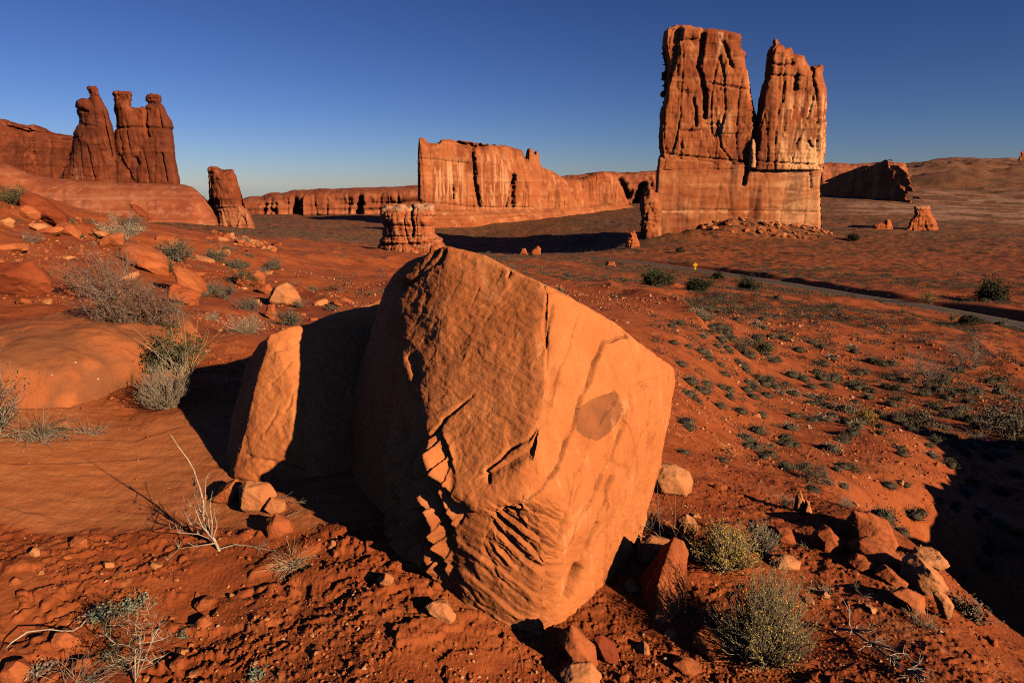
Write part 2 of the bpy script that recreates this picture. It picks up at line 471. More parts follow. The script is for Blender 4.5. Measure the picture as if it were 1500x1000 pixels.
def rock_material(name, lo, mid, hi, scale, streak=0.6, strata=0.5, varnish=(0.10, 0.028, 0.014), bumpd=None, pale=None, palez=None):
    """sandstone: scale = metres of the coarsest mottling"""
    s = NT(name)
    k = 1.0 / scale
    base = s.mix(s.ramp(s.noise(0.6 * k, 6, 0.6), 0.36, 0.66), lo, mid)
    base = s.mix(s.ramp(s.noise(2.2 * k, 5, 0.6), 0.48, 0.75), base, hi)
    st = s.noise(1.0, 4, 0.6, s.pos((0.05 * k, 0.05 * k, 2.4 * k)))
    base = s.mix(s.ramp(st, 0.50, 0.72, 0, strata), base, hi)
    base = s.mix(s.ramp(st, 0.44, 0.28, 0, strata), base, lo)
    if streak > 0:
        v = s.noise(1.0, 5, 0.6, s.pos((2.0 * k, 2.0 * k, 0.16 * k)))
        m = s.noise(0.35 * k, 3, 0.5)
        f = s.math('MULTIPLY', s.ramp(v, 0.46, 0.62), s.ramp(m, 0.38, 0.58))
        base = s.mix(s.math('MULTIPLY', f, streak), base, varnish)
        v2 = s.noise(1.0, 4, 0.6, s.pos((2.7 * k, 2.7 * k, 0.22 * k), (0, 0, 0.7)))
        f2 = s.math('MULTIPLY', s.ramp(v2, 0.56, 0.70), s.ramp(m, 0.60, 0.42))
        base = s.mix(s.math('MULTIPLY', f2, 0.75 * streak), base, (0.72, 0.40, 0.20))
    if pale is not None:
        base = s.mix(s.attr('pale'), base, pale)
    bd = bumpd or 0.05 * scale
    b = s.bump(s.noise(5 * k, 6, 0.65, s.pos((1, 1, 0.6))), 0.6, bd)
    b = s.bump(s.noise(30 * k, 4, 0.7), 0.5, bd * 0.2, b)
    return s.done(base, b)

def stone_material(name, lo, hi, dark, f=1.0):
    """loose boulders and blocks near the camera"""
    s = NT(name)
    base = s.mix(s.ramp(s.noise(1.6 * f, 6, 0.6), 0.35, 0.68), lo, hi)
    base = s.mix(s.ramp(s.noise(9 * f, 5, 0.65), 0.52, 0.74, 0, 0.55), base, dark)
    base = s.mix(s.ramp(s.noise(26 * f, 4, 0.6), 0.56, 0.74, 0, 0.35), base, hi)
    lay = s.noise(1.0, 4, 0.6, s.pos((2.5 * f, 2.5 * f, 26 * f), (0.5, 0.35, 0)))
    base = s.mix(s.ramp(lay, 0.52, 0.72, 0, 0.25), base, dark)
    b = s.bump(s.noise(8 * f, 6, 0.65), 0.45, 0.03 / f)
    b = s.bump(lay, 0.3, 0.01 / f, b)
    b = s.bump(s.noise(70 * f, 5, 0.7), 0.5, 0.006 / f, b)
    return s.done(base, b)

def boulder_material():
    s = NT("boulder_sandstone")
    base = s.mix(s.ramp(s.noise(1.3, 6, 0.6), 0.34, 0.68), (0.52, 0.155, 0.044), (0.64, 0.215, 0.067))
    base = s.mix(s.ramp(s.noise(7, 6, 0.65), 0.50, 0.75, 0, 0.6), base, (0.38, 0.105, 0.03))
    base = s.mix(s.ramp(s.noise(3.3, 5, 0.6, None, 0.6), 0.58, 0.72, 0, 0.6), base, (0.68, 0.29, 0.115))
    base = s.mix(s.math('MULTIPLY', s.attr('stain'), s.ramp(s.noise(5, 3), 0.3, 0.6, 0.6, 0.95)), base, (0.25, 0.085, 0.035))
    base = s.mix(s.math('MULTIPLY', s.attr('dark_tone'), s.ramp(s.noise(6, 4), 0.35, 0.6, 0.3, 1.0)), base, (0.36, 0.105, 0.034))
    sk = s.noise(1.0, 5, 0.65, s.pos((16, 16, 3.2), (0.35, -0.55, 0.2)))
    base = s.mix(s.ramp(sk, 0.54, 0.70, 0, 0.55), base, (0.36, 0.105, 0.032))
    base = s.mix(s.ramp(sk, 0.42, 0.30, 0, 0.45), base, (0.70, 0.32, 0.125))
    gr = s.ramp(s.noise(160, 2, 0.5), 0.62, 0.75, 0, 0.3)
    base = s.mix(gr, base, (0.22, 0.06, 0.02))
    lay = s.noise(1.0, 5, 0.65, s.pos((5, 5, 22), (0.75, -0.5, 0.3)))
    pit = s.noise(1.0, 4, 0.7, s.pos((22, 22, 60), (0.75, -0.5, 0.3)))
    b = s.bump(s.noise(9, 7, 0.7, None, 0.3), 0.30, 0.025)
    b = s.bump(lay, 0.30, 0.014, b)
    b = s.bump(pit, 0.55, 0.009, b)
    b = s.bump(s.noise(110, 5, 0.75), 0.6, 0.005, b)
    return s.done(base, b)

def dome_material():
    s = NT("lichen_freckled_sandstone")
    base = s.mix(s.ramp(s.noise(1.1, 6, 0.6), 0.35, 0.68), (0.44, 0.12, 0.036), (0.53, 0.17, 0.055))
    base = s.mix(s.math('MULTIPLY', s.ramp(s.noise(2.2, 5, 0.6), 0.40, 0.56, 0.2, 0.95), s.ramp(s.vor(3.2), 0.14, 0.36)), base, (0.27, 0.095, 0.038))
    base = s.mix(s.math('MULTIPLY', s.ramp(s.vor(9.0), 0.085, 0.06), s.ramp(s.noise(3.0, 2), 0.52, 0.6)), base, (0.66, 0.42, 0.24))
    base = s.mix(s.ramp(s.noise(24, 5, 0.7), 0.52, 0.68, 0, 0.6), base, (0.30, 0.085, 0.028))
    b = s.bump(s.noise(14, 6, 0.7), 0.6, 0.03)
    b = s.bump(s.noise(90, 5, 0.75), 0.6, 0.006, b)
    return s.done(base, b)

def plain_material(name, lo, hi, f=20.0, rough=0.85):
    s = NT(name)
    s.b.inputs['Roughness'].default_value = rough
    return s.done(s.mix(s.ramp(s.noise(f, 3), 0.35, 0.65), lo, hi))

M = dict(
    ground=ground_material(),
    tower=rock_material("tower_sandstone", (0.22, 0.048, 0.016), (0.36, 0.098, 0.032), (0.50, 0.18, 0.066), 20, 0.85, 0.45, bumpd=0.7, pale=(0.72, 0.36, 0.16)),
    butte=rock_material("butte_sandstone", (0.28, 0.068, 0.022), (0.42, 0.12, 0.04), (0.52, 0.195, 0.075), 26, 0.55, 0.4, bumpd=0.9, pale=(0.66, 0.32, 0.15)),
    spires=rock_material("dark_spire_sandstone", (0.14, 0.030, 0.012), (0.235, 0.054, 0.019), (0.32, 0.09, 0.035), 18, 0.55, 0.4, bumpd=0.8, pale=(0.45, 0.16, 0.07)),
    slab=rock_material("banded_slickrock", (0.27, 0.062, 0.026), (0.37, 0.10, 0.038), (0.43, 0.18, 0.095), 9, 0.0, 0.8, bumpd=0.35, pale=(0.45, 0.17, 0.08)),
    knob=rock_material("crumbly_red_rock", (0.33, 0.075, 0.022), (0.44, 0.115, 0.035), (0.50, 0.16, 0.055), 4, 0.25, 0.8, bumpd=0.35, pale=(0.58, 0.32, 0.17)),
    mesa=rock_material("mesa_sandstone", (0.26, 0.065, 0.026), (0.38, 0.11, 0.045), (0.46, 0.17, 0.08), 40, 0.4, 0.6, bumpd=1.5, pale=(0.16, 0.09, 0.045)),
    boulder=boulder_material(),
    rock=stone_material("loose_red_sandstone", (0.36, 0.085, 0.026), (0.48, 0.14, 0.045), (0.25, 0.05, 0.016)),
    rock_pale=stone_material("loose_tan_sandstone", (0.48, 0.165, 0.058), (0.60, 0.25, 0.10), (0.34, 0.10, 0.032)),
    rock_dark=stone_material("dark_red_sandstone", (0.22, 0.042, 0.015), (0.31, 0.07, 0.022), (0.13, 0.024, 0.010)),
    dome=dome_material(),
    pebble=stone_material("pale_pebble", (0.50, 0.20, 0.09), (0.66, 0.36, 0.19), (0.40, 0.14, 0.055), 3),
    asphalt=plain_material("worn_asphalt", (0.105, 0.075, 0.055), (0.14, 0.10, 0.075), 2.0, 1.0),
    line=plain_material("road_line_paint", (0.50, 0.42, 0.30), (0.62, 0.53, 0.40), 5.0),
    sign=plain_material("yellow_sign_paint", (0.85, 0.50, 0.015), (0.90, 0.55, 0.02), 5.0, 0.5),
    black=plain_material("black_sign_paint", (0.02, 0.02, 0.02), (0.03, 0.03, 0.03), 5.0, 0.5),
    steel=plain_material("galvanised_steel", (0.35, 0.34, 0.33), (0.45, 0.44, 0.42), 5.0, 0.5),
    sage=plain_material("sagebrush_leaf", (0.095, 0.078, 0.048), (0.19, 0.155, 0.10), 25.0),
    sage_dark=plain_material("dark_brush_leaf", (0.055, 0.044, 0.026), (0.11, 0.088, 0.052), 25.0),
    juniper=plain_material("juniper_foliage", (0.030, 0.036, 0.015), (0.065, 0.068, 0.026), 12.0),
    green=plain_material("green_leaf", (0.050, 0.060, 0.020), (0.10, 0.105, 0.04), 40.0),
    silver=plain_material("silvery_leaf", (0.16, 0.19, 0.12), (0.28, 0.30, 0.20), 60.0),
    yellow=plain_material("yellow_flower", (0.50, 0.32, 0.05), (0.66, 0.46, 0.09), 60.0),
    olive=plain_material("olive_stem", (0.26, 0.205, 0.105), (0.42, 0.33, 0.18), 40.0),
    autumn=plain_material("yellow_autumn_leaf", (0.30, 0.19, 0.03), (0.45, 0.28, 0.05), 15.0),
    twig=plain_material("grey_twig", (0.20, 0.145, 0.115), (0.36, 0.27, 0.21), 40.0),
    bark=plain_material("grey_bark", (0.22, 0.15, 0.11), (0.34, 0.25, 0.19), 50.0),
    bleached=plain_material("bleached_wood", (0.40, 0.29, 0.195), (0.58, 0.45, 0.32), 60.0),
    straw=plain_material("dry_straw", (0.44, 0.27, 0.11), (0.60, 0.40, 0.19), 50.0),
    straw_grey=plain_material("grey_dry_grass", (0.34, 0.25, 0.16), (0.52, 0.40, 0.27), 50.0),
    redleaf=plain_material("dry_red_brown_leaf", (0.16, 0.06, 0.03), (0.26, 0.11, 0.055), 60.0),
)
ground = put("ground", gme, M['ground'])
tag(ground, "red desert soil sloping from the boulder down to a scrub covered plain", "ground", kind='structure')

# ------------------------------------------------------------------ road
def ribbon(name, off0, off1, lift, mat):
    pts = np.array(chaikin(ROAD, 2)); d = np.gradient(pts, axis=0); d /= np.linalg.norm(d, axis=1)[:, None]
    nrm = np.stack([-d[:, 1], d[:, 0]], 1)
    a = pts + nrm * off0; b = pts + nrm * off1
    zc = terrain(pts[:, 0], pts[:, 1], False) + lift
    k = 6
    zc = np.convolve(np.pad(zc, k, 'edge'), np.ones(2 * k + 1) / (2 * k + 1), 'valid')
    V = np.concatenate([P3(a[:, 0], a[:, 1], zc), P3(b[:, 0], b[:, 1], zc)])
    n = len(pts); i = np.arange(n - 1)
    me = mesh_np(name, V, np.stack([i, i + 1, i + 1 + n, i + n], 1)[:, ::-1])
    return put(name, me, mat)
tag(ribbon("road", -2.8, 2.8, 0.10, M['asphalt']), "grey two lane road winding across the plain below the hillside", "road", kind='structure')
tag(ribbon("road_line", 2.5, 2.62, 0.112, M['line']), "pale painted line along the near edge of the road", "road line", kind='structure')
tag(ribbon("road_line", -2.62, -2.5, 0.112, M['line']), "pale painted line along the far edge of the road", "road line", kind='structure')

# ------------------------------------------------------------------ standing rock formations
def formation(name, poly, D, thick, voxel, mat, base_py, R=None, flute=0.0, crack=0.0, ledge=0.0, rough=0.0, L=10.0,
              k=0.0, x0=0.0, seed=1, carve=(), palefn=None, parent=None, loc=None, jag=0.0, taper=0.0, dip=None):
    """a standing rock: its outline at distance D (growing by k metres per pixel right of x0), thick metres deep, rounded, fluted, cracked"""
    dist = lambda px: D + k * (px - x0)
    pts = []
    for i, (px, py) in enumerate(poly):
        pts.append((px, py))
    if jag:                                     # break long outline edges into uneven steps
        rng = random.Random(seed); out = []
        for i, a in enumerate(pts):
            b = pts[(i + 1) % len(pts)]; out.append(a)
            n = int(math.hypot(b[0] - a[0], b[1] - a[1]) / 6)
            if a[1] >= base_py and b[1] >= base_py: continue
            for j in range(1, n):
                f = j / n; out.append((a[0] + (b[0] - a[0]) * f + rng.uniform(-jag, jag), a[1] + (b[1] - a[1]) * f + rng.uniform(-jag, jag)))
        pts = out
    W = np.array([px2w(px, py, dist(px)) for px, py in pts])
    n = len(W)
    bm = bmesh.new()
    f = [bm.verts.new((p[0], p[1] - thick / 2, p[2])) for p in W]
    b = [bm.verts.new((p[0], p[1] + thick / 2, p[2])) for p in W]
    bm.faces.new(f); bm.faces.new(b[::-1])
    for i in range(n): bm.faces.new((f[i], b[i], b[(i + 1) % n], f[(i + 1) % n]))
    bmesh.ops.triangulate(bm, faces=bm.faces)
    bmesh.ops.recalc_face_normals(bm, faces=bm.faces)
    me0 = bpy.data.meshes.new("w"); bm.to_mesh(me0); bm.free()
    me = remeshed(me0, voxel); bpy.data.meshes.remove(me0)
    V = coords(me); E = edges_of(me)
    zb = min(p[2] for p, q in zip(W, pts) if q[1] >= base_py - 1) if any(q[1] >= base_py - 1 for q in pts) else W[:, 2].min()
    # rounding towards the outline, foot excepted
    u, v = V[:, 0], V[:, 2]
    d = np.full(len(V), 1e9)
    for i in range(n):
        j = (i + 1) % n
        if pts[i][1] >= base_py and pts[j][1] >= base_py: continue
        dd, _ = seg_dist(u, v, (W[i, 0], W[i, 2]), (W[j, 0], W[j, 2])); d = np.minimum(d, dd)
    R = R or thick * 0.3
    t = np.clip(d / R, 0, 1); fac = np.sqrt(np.maximum(1 - (1 - t) ** 2, 0)) * 0.75 + 0.25
    pxv = np.interp(u, np.sort(W[:, 0]), np.sort(W[:, 0]))     # place along the face
    if k:
        # distance of the mid plane at this x: fit a line through the outline
        A = np.polyfit(W[:, 0], W[:, 1], 1); mid = np.polyval(A, u)
    else: mid = np.full(len(V), float(D))
    zt = W[:, 2].max(); zl = W[:, 2].min()
    tp = 1 + taper * (1 - (v - zl) / (zt - zl))
    V[:, 1] = mid + (V[:, 1] - mid) * fac * tp
    tb = (0.5 * (min(q[0] for q in poly) + max(q[0] for q in poly)) - 750) / FPX       # the rock's depth runs back along its own bearing
    V[:, 0] += (V[:, 1] - mid) * (0.0 if k else tb)
    V = relax(V, E, 2)
    set_coords(me, V)
    N = normals(me); Nh = N * np.array([0.45, 1, 0.25]); 
    P = V + seed * 37.7
    disp = np.zeros(len(V))
    if flute:
        disp += 0.45 * flute * fbm(P * np.array([1, 1, 0.2]) / (1.6 * L), 4, 0.5, seed)
        for sc, am, zz in ((1.5, 0.75, 5.0), (0.6, 0.35, 2.6)):      # tall flat panels where slabs have fallen away
            t = (P[:, 0] + 0.6 * P[:, 1]) / (sc * L) + 0.35 * perlin(P * np.array([1, 1, 0.35]) / (1.3 * L)); c0 = np.floor(t); f = t - c0
            zt_ = P[:, 2] / (zz * sc * L) + 0.5 * perlin(np.stack([c0 * 1.7 + 0.5, 0 * c0 + 0.3, 0 * c0], 1))
            hsh = lambda c: perlin(np.stack([c * 1.37 + 0.5, np.floor(zt_) * 1.71 + 0.4, 0 * c + 0.7 + seed], 1))
            disp += flute * am * 2.0 * (hsh(c0) + (hsh(c0 + 1) - hsh(c0)) * sstep(0.86, 1.0, f))
    if crack:
        c = ridge(np.stack([P[:, 0] / L, P[:, 1] / L, P[:, 2] / (7 * L)], 1) * 0.8, seed); disp -= crack * c ** 15
        c = ridge(np.stack([P[:, 0] / L, P[:, 1] / L, P[:, 2] / (5 * L)], 1) * 2.1, seed + 3); disp -= 0.35 * crack * c ** 12
    if ledge:
        w = P[:, 2] / (0.55 * L) + 0.25 * perlin(P / (3 * L))
        s = perlin(np.stack([0 * w, 0 * w + 0.5, w], 1)) + 0.5 * perlin(np.stack([0 * w + 4, 0 * w + 0.5, w * 2.7], 1))
        disp += ledge * sstep(-0.25, 0.25, s) - ledge * 0.5
    if rough: disp += rough * fbm(P / (0.45 * L), 4, 0.55, seed + 2)
    pu, pv = w2px(V)
    front = N[:, 1] < 0.2
    for cv in carve:
        line, wpx, dep = cv[0], cv[1], cv[2]
        dl, side = line_dist(pu + 0.6 * perlin(V / (0.2 * L)) * wpx, pv + 0.3 * perlin(V / (0.2 * L) + 5) * wpx, line)
        if len(cv) > 3:                          # a scarp: one side stands back
            disp -= front * dep * (side * cv[3] > 0) * np.exp(-(dl / (wpx * 6)) ** 2)
        else: disp -= front * dep * np.exp(-(dl / wpx) ** 2)
    V = V + Nh * disp[:, None]
    set_coords(me, V)
    if palefn is not None: set_attr(me, 'pale', np.clip(palefn(pu, pv, V), 0, 1))
    base = np.array([W[:, 0].mean(), D if not k else W[:, 1].mean(), zb]) if loc is None else np.array(loc)
    set_coords(me, V - base)
    me.polygons.foreach_set('use_smooth', np.ones(len(me.polygons), bool))
    o = put(name, me, mat)
    if parent is not None:
        o.parent = parent; o.location = base - np.array(parent.location)
    else: o.location = base
    return o

def empty(name, loc):
    o = bpy.data.objects.new(name, None); COL.objects.link(o); o.location = loc; o.empty_display_size = 0.5
    return o

# the twin tower on the right: two fins on one pedestal
D0 = 440
tw = empty("rock_tower", px2w(1080, 346, D0))
tag(tw, "tall sheer double sandstone tower split by a deep notch, above the road", "rock tower")
LT = [(970,240),(966.5,219.5),(966.5,195),(968,167),(973.5,155),(975,135),(977,100),(972,72),(973.5,50),(981,44),(993,40),(1003,43),(1012,43),(1020,46),(1028,46),(1032,49),(1040,47),(1064,51),(1076,54),(1084,55),(1084,65),(1081,74),(1092,81),(1090,90),(1092.5,104),(1098,125),(1101,146),(1106.5,170),(1110,186),(1113,237),(1113,250),(970,250)]
pale1 = lambda u, v, V: 0.9 * np.exp(-((u - 1055) / 16) ** 2) * sstep(150, 170, v) * sstep(215, 185, v) * sstep(-0.1, 0.25, perlin(np.stack([V[:, 0] / 2.2, V[:, 1] / 2.2, V[:, 2] / 22], 1)))
formation("fin", LT, D0, 43, 0.55, M['tower'], 238, R=5, flute=1.5, crack=1.8, ledge=0.4, rough=0.45, L=9, seed=1, parent=tw, palefn=pale1, jag=0.6,
          carve=[([(1030,48),(1027,75),(1022,98),(1027,110),(1033,140),(1033,172)], 3.0, 4.5), ([(1016,146),(1019,160),(1019,185)], 1.6, 2.5), ([(1052,178),(1056,215),(1075,240)], 1.2, 1.5),
                 ([(998,45),(995,80),(985,112),(978,130)], 6, 3.5, 1), ([(1060,62),(1072,98)], 2.5, 2), ([(1040,122),(1098,132)], 1.6, 1.6), ([(1000,60),(1030,58)], 2, 2),
                 ([(970,224),(1000,228),(1040,232),(1106,238)], 1.3, 1.8)])
RT = [(1102,250),(1102,230),(1105,200),(1108.5,184),(1110,167),(1112,149),(1117,128),(1122,114),(1122.5,93),(1124,84),(1127,77),(1133,72),(1133,68),(1131,65),(1134,62),(1141,62),(1142,69),(1148,71),(1151,75),(1161,74),(1162.5,83),(1170,84),(1178,86),(1182,97),(1188,106),(1187,102),(1190,100),(1194,102),(1198,101),(1200,99),(1205,100),(1205,106),(1203,110),(1206,118),(1210,132),(1210,188),(1210,216),(1204,242),(1204,250)]
pale2 = lambda u, v, V: sstep(1118, 1170, u) * sstep(175, 225, v) * (0.25 + 0.75 * sstep(-0.2, 0.2, perlin(np.stack([V[:, 0] / 2.5, V[:, 1] / 2.5, V[:, 2] / 22], 1)))) + 0.8 * sstep(1140, 1150, u) * sstep(125, 160, v) * sstep(0.05, 0.3, perlin(np.stack([V[:, 0] / 1.8, V[:, 1] / 1.8, V[:, 2] / 22], 1)))
formation("fin", RT, D0 - 2, 45, 0.55, M['tower'], 240, R=7, flute=1.2, crack=1.6, ledge=0.4, rough=0.4, L=8, seed=4, parent=tw, palefn=pale2, jag=0.5,
          carve=[([(1122,92),(1150,96),(1165,92)], 1.4, 1.8), ([(1122,110),(1178,112)], 1.2, 1.0), ([(1168,112),(1166,130)], 3, 2.5), ([(1192,108),(1200,150),(1200,190),(1200,238)], 2.4, 3.2),
                 ([(1150,120),(1147,150)], 1.2, 1.6), ([(1162,84),(1163,95)], 1.4, 2.0), ([(1106,236),(1150,239),(1204,242)], 1.3, 1.8), ([(1185,208),(1190,215)], 2, 2)])
PD = [(938,372),(940,350),(950,330),(958,310),(964,275),(965,258),(966,238),(968,228),(1040,234),(1106,240),(1204.5,240),(1200,255),(1198,272),(1198,300),(1199,311),(1199,372)]
pale3 = lambda u, v, V: sstep(1110, 1150, u) * (0.2 + 0.35 * sstep(-0.1, 0.25, fbm(V / np.array([9.0, 9, 3]), 3))) + 0.12 * sstep(0, 0.3, fbm(V / np.array([30.0, 30, 3]), 3, 0.5, 2)) + 0.5 * np.exp(-((v - 310) / 3) ** 2) * sstep(-0.1, 0.2, perlin(V / 4))
formation("pedestal", PD, D0 - 1, 40, 0.7, M['tower'], 360, R=2.5, taper=0.16, flute=0.5, crack=0.5, ledge=0.35, rough=0.35, L=12, seed=6, parent=tw, palefn=pale3,
          carve=[([(966,309),(1060,308),(1199,311)], 1.1, 1.6), ([(1097,236),(1090,270)], 2.2, 5), ([(1186,240),(1188,275)], 1.3, 1.6), ([(970,250),(1100,246)], 1.0, 0.8)])
formation("buttress", [(930,372),(938,351),(940,324),(938,297),(941,288),(946,285),(950,278),(954,277),(958,281),(964,283),(968,300),(968,372)], D0 - 26, 16, 0.6, M['tower'], 360, R=6, flute=1.2, crack=1.4, ledge=1.0, rough=0.8, L=6, seed=9, parent=tw,
          carve=[([(938,322),(968,326)], 1.5, 1.5)])
formation("pinnacle", [(1096,246),(1097,225),(1099,208),(1102,203),(1107,204),(1109,215),(1110,246)], D0 - 19, 10, 0.5, M['tower'], 245, R=4, flute=0.8, crack=0.8, rough=0.5, L=5, seed=12, parent=tw, palefn=lambda u, v, V: 0.6 + 0 * u)

# small spire at the tower's foot
o = formation("rock_spire", [(914,384),(917,366),(917,350),(922,339),(928,337),(932,344),(936,356),(938,384)], 330, 9, 0.3, M['knob'], 372, R=4, flute=0.7, crack=0.5, ledge=0.5, rough=0.7, L=3, seed=14)
tag(o, "small pointed red rock spire at the left foot of the twin tower", "rock spire")

# the long butte in the middle
BB = [(640,345),(634,330),(617,296),(614,294),(613,238),(614,218),(615,204),(619,201),(622,203),(626,209),(636,211),(644,210),(646,206),(652,204),(660,205),(668,207),(674,211),(684,214),(690,213),(697,215),(698,211),(702,212),(706,216),(718,214),(730,215),(740,213),(750,216),(758,219),(764,221),(767,230),(770,233),(772,220),(775,218),(777,218),(781,221),(780,226),(783,226),(784,222),(787,223),(790,238),(794,246),(806,250),(818,258),(828,262),(838,263),(850,262),(862,257),(870,253),(882,251),(894,253),(903,264),(910,274),(916,290),(920,300),(926,316),(926,345)]
bp = lambda u, v, V: 0.75 * sstep(225, 250, v) * sstep(310, 280, v) * sstep(628, 640, u) * sstep(690, 670, u) * sstep(-0.15, 0.2, perlin(np.stack([V[:, 0] / 4, V[:, 1] / 4, V[:, 2] / 40], 1))) + 0.55 * sstep(700, 710, u) * sstep(760, 740, u) * sstep(220, 235, v) * sstep(0, 0.25, perlin(np.stack([V[:, 0] / 4, V[:, 1] / 4, V[:, 2] / 40], 1)))
bt = formation("rock_butte", BB, 790, 60, 0.95, M['butte'], 320, R=8, flute=2.2, crack=2.0, ledge=0.7, rough=0.8, L=16, seed=21, k=0.75, x0=620, palefn=bp, jag=0.4,
          carve=[([(692,215),(695,240),(696,265),(703,302)], 2.6, 11), ([(754,258),(752,272),(752,302)], 3.0, 9), ([(742,302),(748,276),(755,262)], 1.5, 5), ([(614,232),(690,240)], 1.2, 2), ([(663,272),(664,292)], 1.8, 4),
                 ([(618,296),(700,304),(780,304)], 1.4, 2.5), ([(820,262),(850,300)], 1.2, 2), ([(880,300),(884,292)], 2, 3)])
tag(bt, "long flat topped sandstone butte in the middle distance with two knobs on its crest", "butte")
formation("bench", [(604,356),(612,322),(640,306),(720,306),(800,303),(860,299),(905,293),(922,300),(940,310),(940,356)], 775, 90, 1.4, M['butte'], 345, R=24, flute=1.5, crack=0.8, ledge=2.4, rough=1.0, L=12, seed=22, k=0.78, x0=620, parent=bt)

# little eroded butte in front of it
KB = [(550,388),(556,362),(560,346),(562,330),(559,318),(560,306),(566,302),(574,303),(586,300),(590,300),(597,303),(604,299),(610,298),(620,300),(634,300),(637,310),(635,322),(637,342),(648,350),(650,360),(656,388)]
kb = formation("rock_stack", KB, 150, 11, 0.16, M['knob'], 368, R=4, flute=0.6, crack=0.8, ledge=0.75, rough=0.45, L=3.2, seed=31, jag=0.5, taper=0.35,
          palefn=lambda u, v, V: sstep(311, 304, v + 5 * perlin(V / 1.3)) * 0.8 + 0.35 * sstep(0.1, 0.3, fbm(V / np.array([2, 2, 0.5]), 3)),
          carve=[([(603,300),(602,318),(606,335),(604,345)], 2.0, 1.8), ([(563,330),(600,331),(636,332)], 1.3, 0.5), ([(563,318),(600,316),(636,317)], 1.2, 0.6), ([(556,346),(600,347),(640,346)], 1.5, 0.55)])
tag(kb, "squat crumbling red butte with a pale cap, just behind the big boulder", "butte")

# three headed spires on the left
gs = empty("rock_spires", px2w(175, 272, 420))
tag(gs, "dark cluster of three rock spires with balanced heads on a smooth ledge", "rock formation")
G1 = [(86,285),(88,262),(94,250),(99,241),(103,224),(107,207),(108,193),(113,186),(117,182),(117,174),(114.5,165),(110.5,157),(111.5,149),(116,147),(122.7,145),(130,146.5),(131.5,142),(136,141),(145,141),(149,148),(154.7,156),(160,170),(162,178),(166,188),(168,200),(172,230),(174,285)]
formation("spire", G1, 422, 22, 0.55, M['spires'], 262, R=8, flute=0.7, crack=1.3, ledge=0.4, rough=0.4, L=8, seed=41, parent=gs, jag=0.4,
          carve=[([(150,165),(156,200),(165,230)], 2, 3), ([(112,160),(128,164)], 2, 2), ([(120,182),(140,185)], 1.5, 1.0), ([(128,215),(138,262)], 1.5, 1.5)])
formation("caprock", [(131.5,144),(132,139),(128.5,132),(127,128),(130,126),(136,126.5),(141,126),(143.5,131),(145.5,141),(144,144)], 422, 8, 0.3, M['spires'], 999, R=3.2, rough=0.6, ledge=0.5, L=4, seed=42, parent=gs)
G2 = [(160,285),(163,240),(165,210),(167,199),(170,188),(171,180),(169.5,170),(166.5,160),(168.5,151),(170,147),(190,146),(192,157),(193,160),(203,158),(213,159),(216,154),(236,153),(240,158),(244,165),(250.7,177),(254,188),(252,192),(254.7,207),(257,230),(261,254),(264,270),(264,285)]
formation("spire", G2, 428, 26, 0.55, M['spires'], 270, R=9, flute=0.7, crack=1.3, ledge=0.4, rough=0.4, L=8, seed=43, parent=gs, jag=0.4,
          carve=[([(213,160),(212,180),(216,200)], 2, 2.5), ([(232,160),(236,185)], 2, 2), ([(168,188),(206,186),(250,190)], 1.6, 1.2), ([(175,228),(196,262)], 1.4, 1.6, 1), ([(236,225),(244,265)], 1.6, 1.5), ([(196,232),(200,240)], 3, 2)])
formation("caprock", [(168,150),(167,143),(165,138),(166,134),(176,133.5),(186,134.5),(192,135),(193.5,140),(192,148),(190,150)], 428, 9, 0.3, M['spires'], 999, R=3.4, rough=0.6, ledge=0.7, L=4, seed=44, parent=gs)
formation("caprock", [(216,156),(217,151),(213,147),(213.5,142),(216,138.5),(222,137),(229,138),(235,140),(237,145),(236.5,149),(235,152),(234,156)], 428, 9, 0.3, M['spires'], 999, R=3.4, rough=0.6, ledge=0.7, L=4, seed=45, parent=gs)

te = formation("slickrock_terrace", [(-130,372),(-130,232),(-40,234),(0,240),(14,241),(28,247),(40,254),(56,259),(88,262),(130,265),(173,267),(264,270),(275,274),(286,284),(295,295),(303,306),(309,320),(313,334),(318,372)], 420, 120, 1.0, M['slab'], 345, R=62, flute=0.8, ledge=1.3, rough=0.7, L=9, seed=51)
tag(te, "smooth banded bedrock terrace under the three headed spires", "rock terrace")
sr = formation("rock_pillar", [(308,352),(310,335),(312,311),(310.5,284),(309.5,262),(306,252),(305,246),(309,244.5),(317,245),(322,248),(326.7,250.5),(333,248.5),(341,248),(345,255),(347,263),(349,271),(352,284),(356,300),(361,308),(367,316),(373,332),(376,352)], 395, 14, 0.5, M['spires'], 333, R=6, flute=1.4, crack=1.2, ledge=0.7, rough=0.7, L=7, seed=53, jag=0.4, taper=0.5,
          palefn=lambda u, v, V: sstep(295, 310, v) * 0.55 + 0.4 * sstep(0.1, 0.3, perlin(np.stack([V[:, 0] / 2, V[:, 1] / 2, V[:, 2] / 20], 1))))
tag(sr, "lone rock pillar with a lopsided top, right of the spires and terrace", "rock pillar")
ml = formation("mesa", [(-160,300),(-160,170),(-40,172),(0,176),(8,180),(20,181),(32,182),(42,184),(47,190),(60,192),(80,196),(95,198),(107,200),(125,203),(125,300)], 560, 70, 0.9, M['spires'], 280, R=6, flute=4, crack=4, ledge=1.6, rough=1.6, L=12, seed=55, k=0.5, x0=0, jag=0.6,
          carve=[([(45,186),(50,215),(58,250)], 3, 7, 1), ([(0,192),(45,198),(105,206)], 1.5, 2)])
tag(ml, "dark red cliff at the far left behind the three headed spires", "cliff")

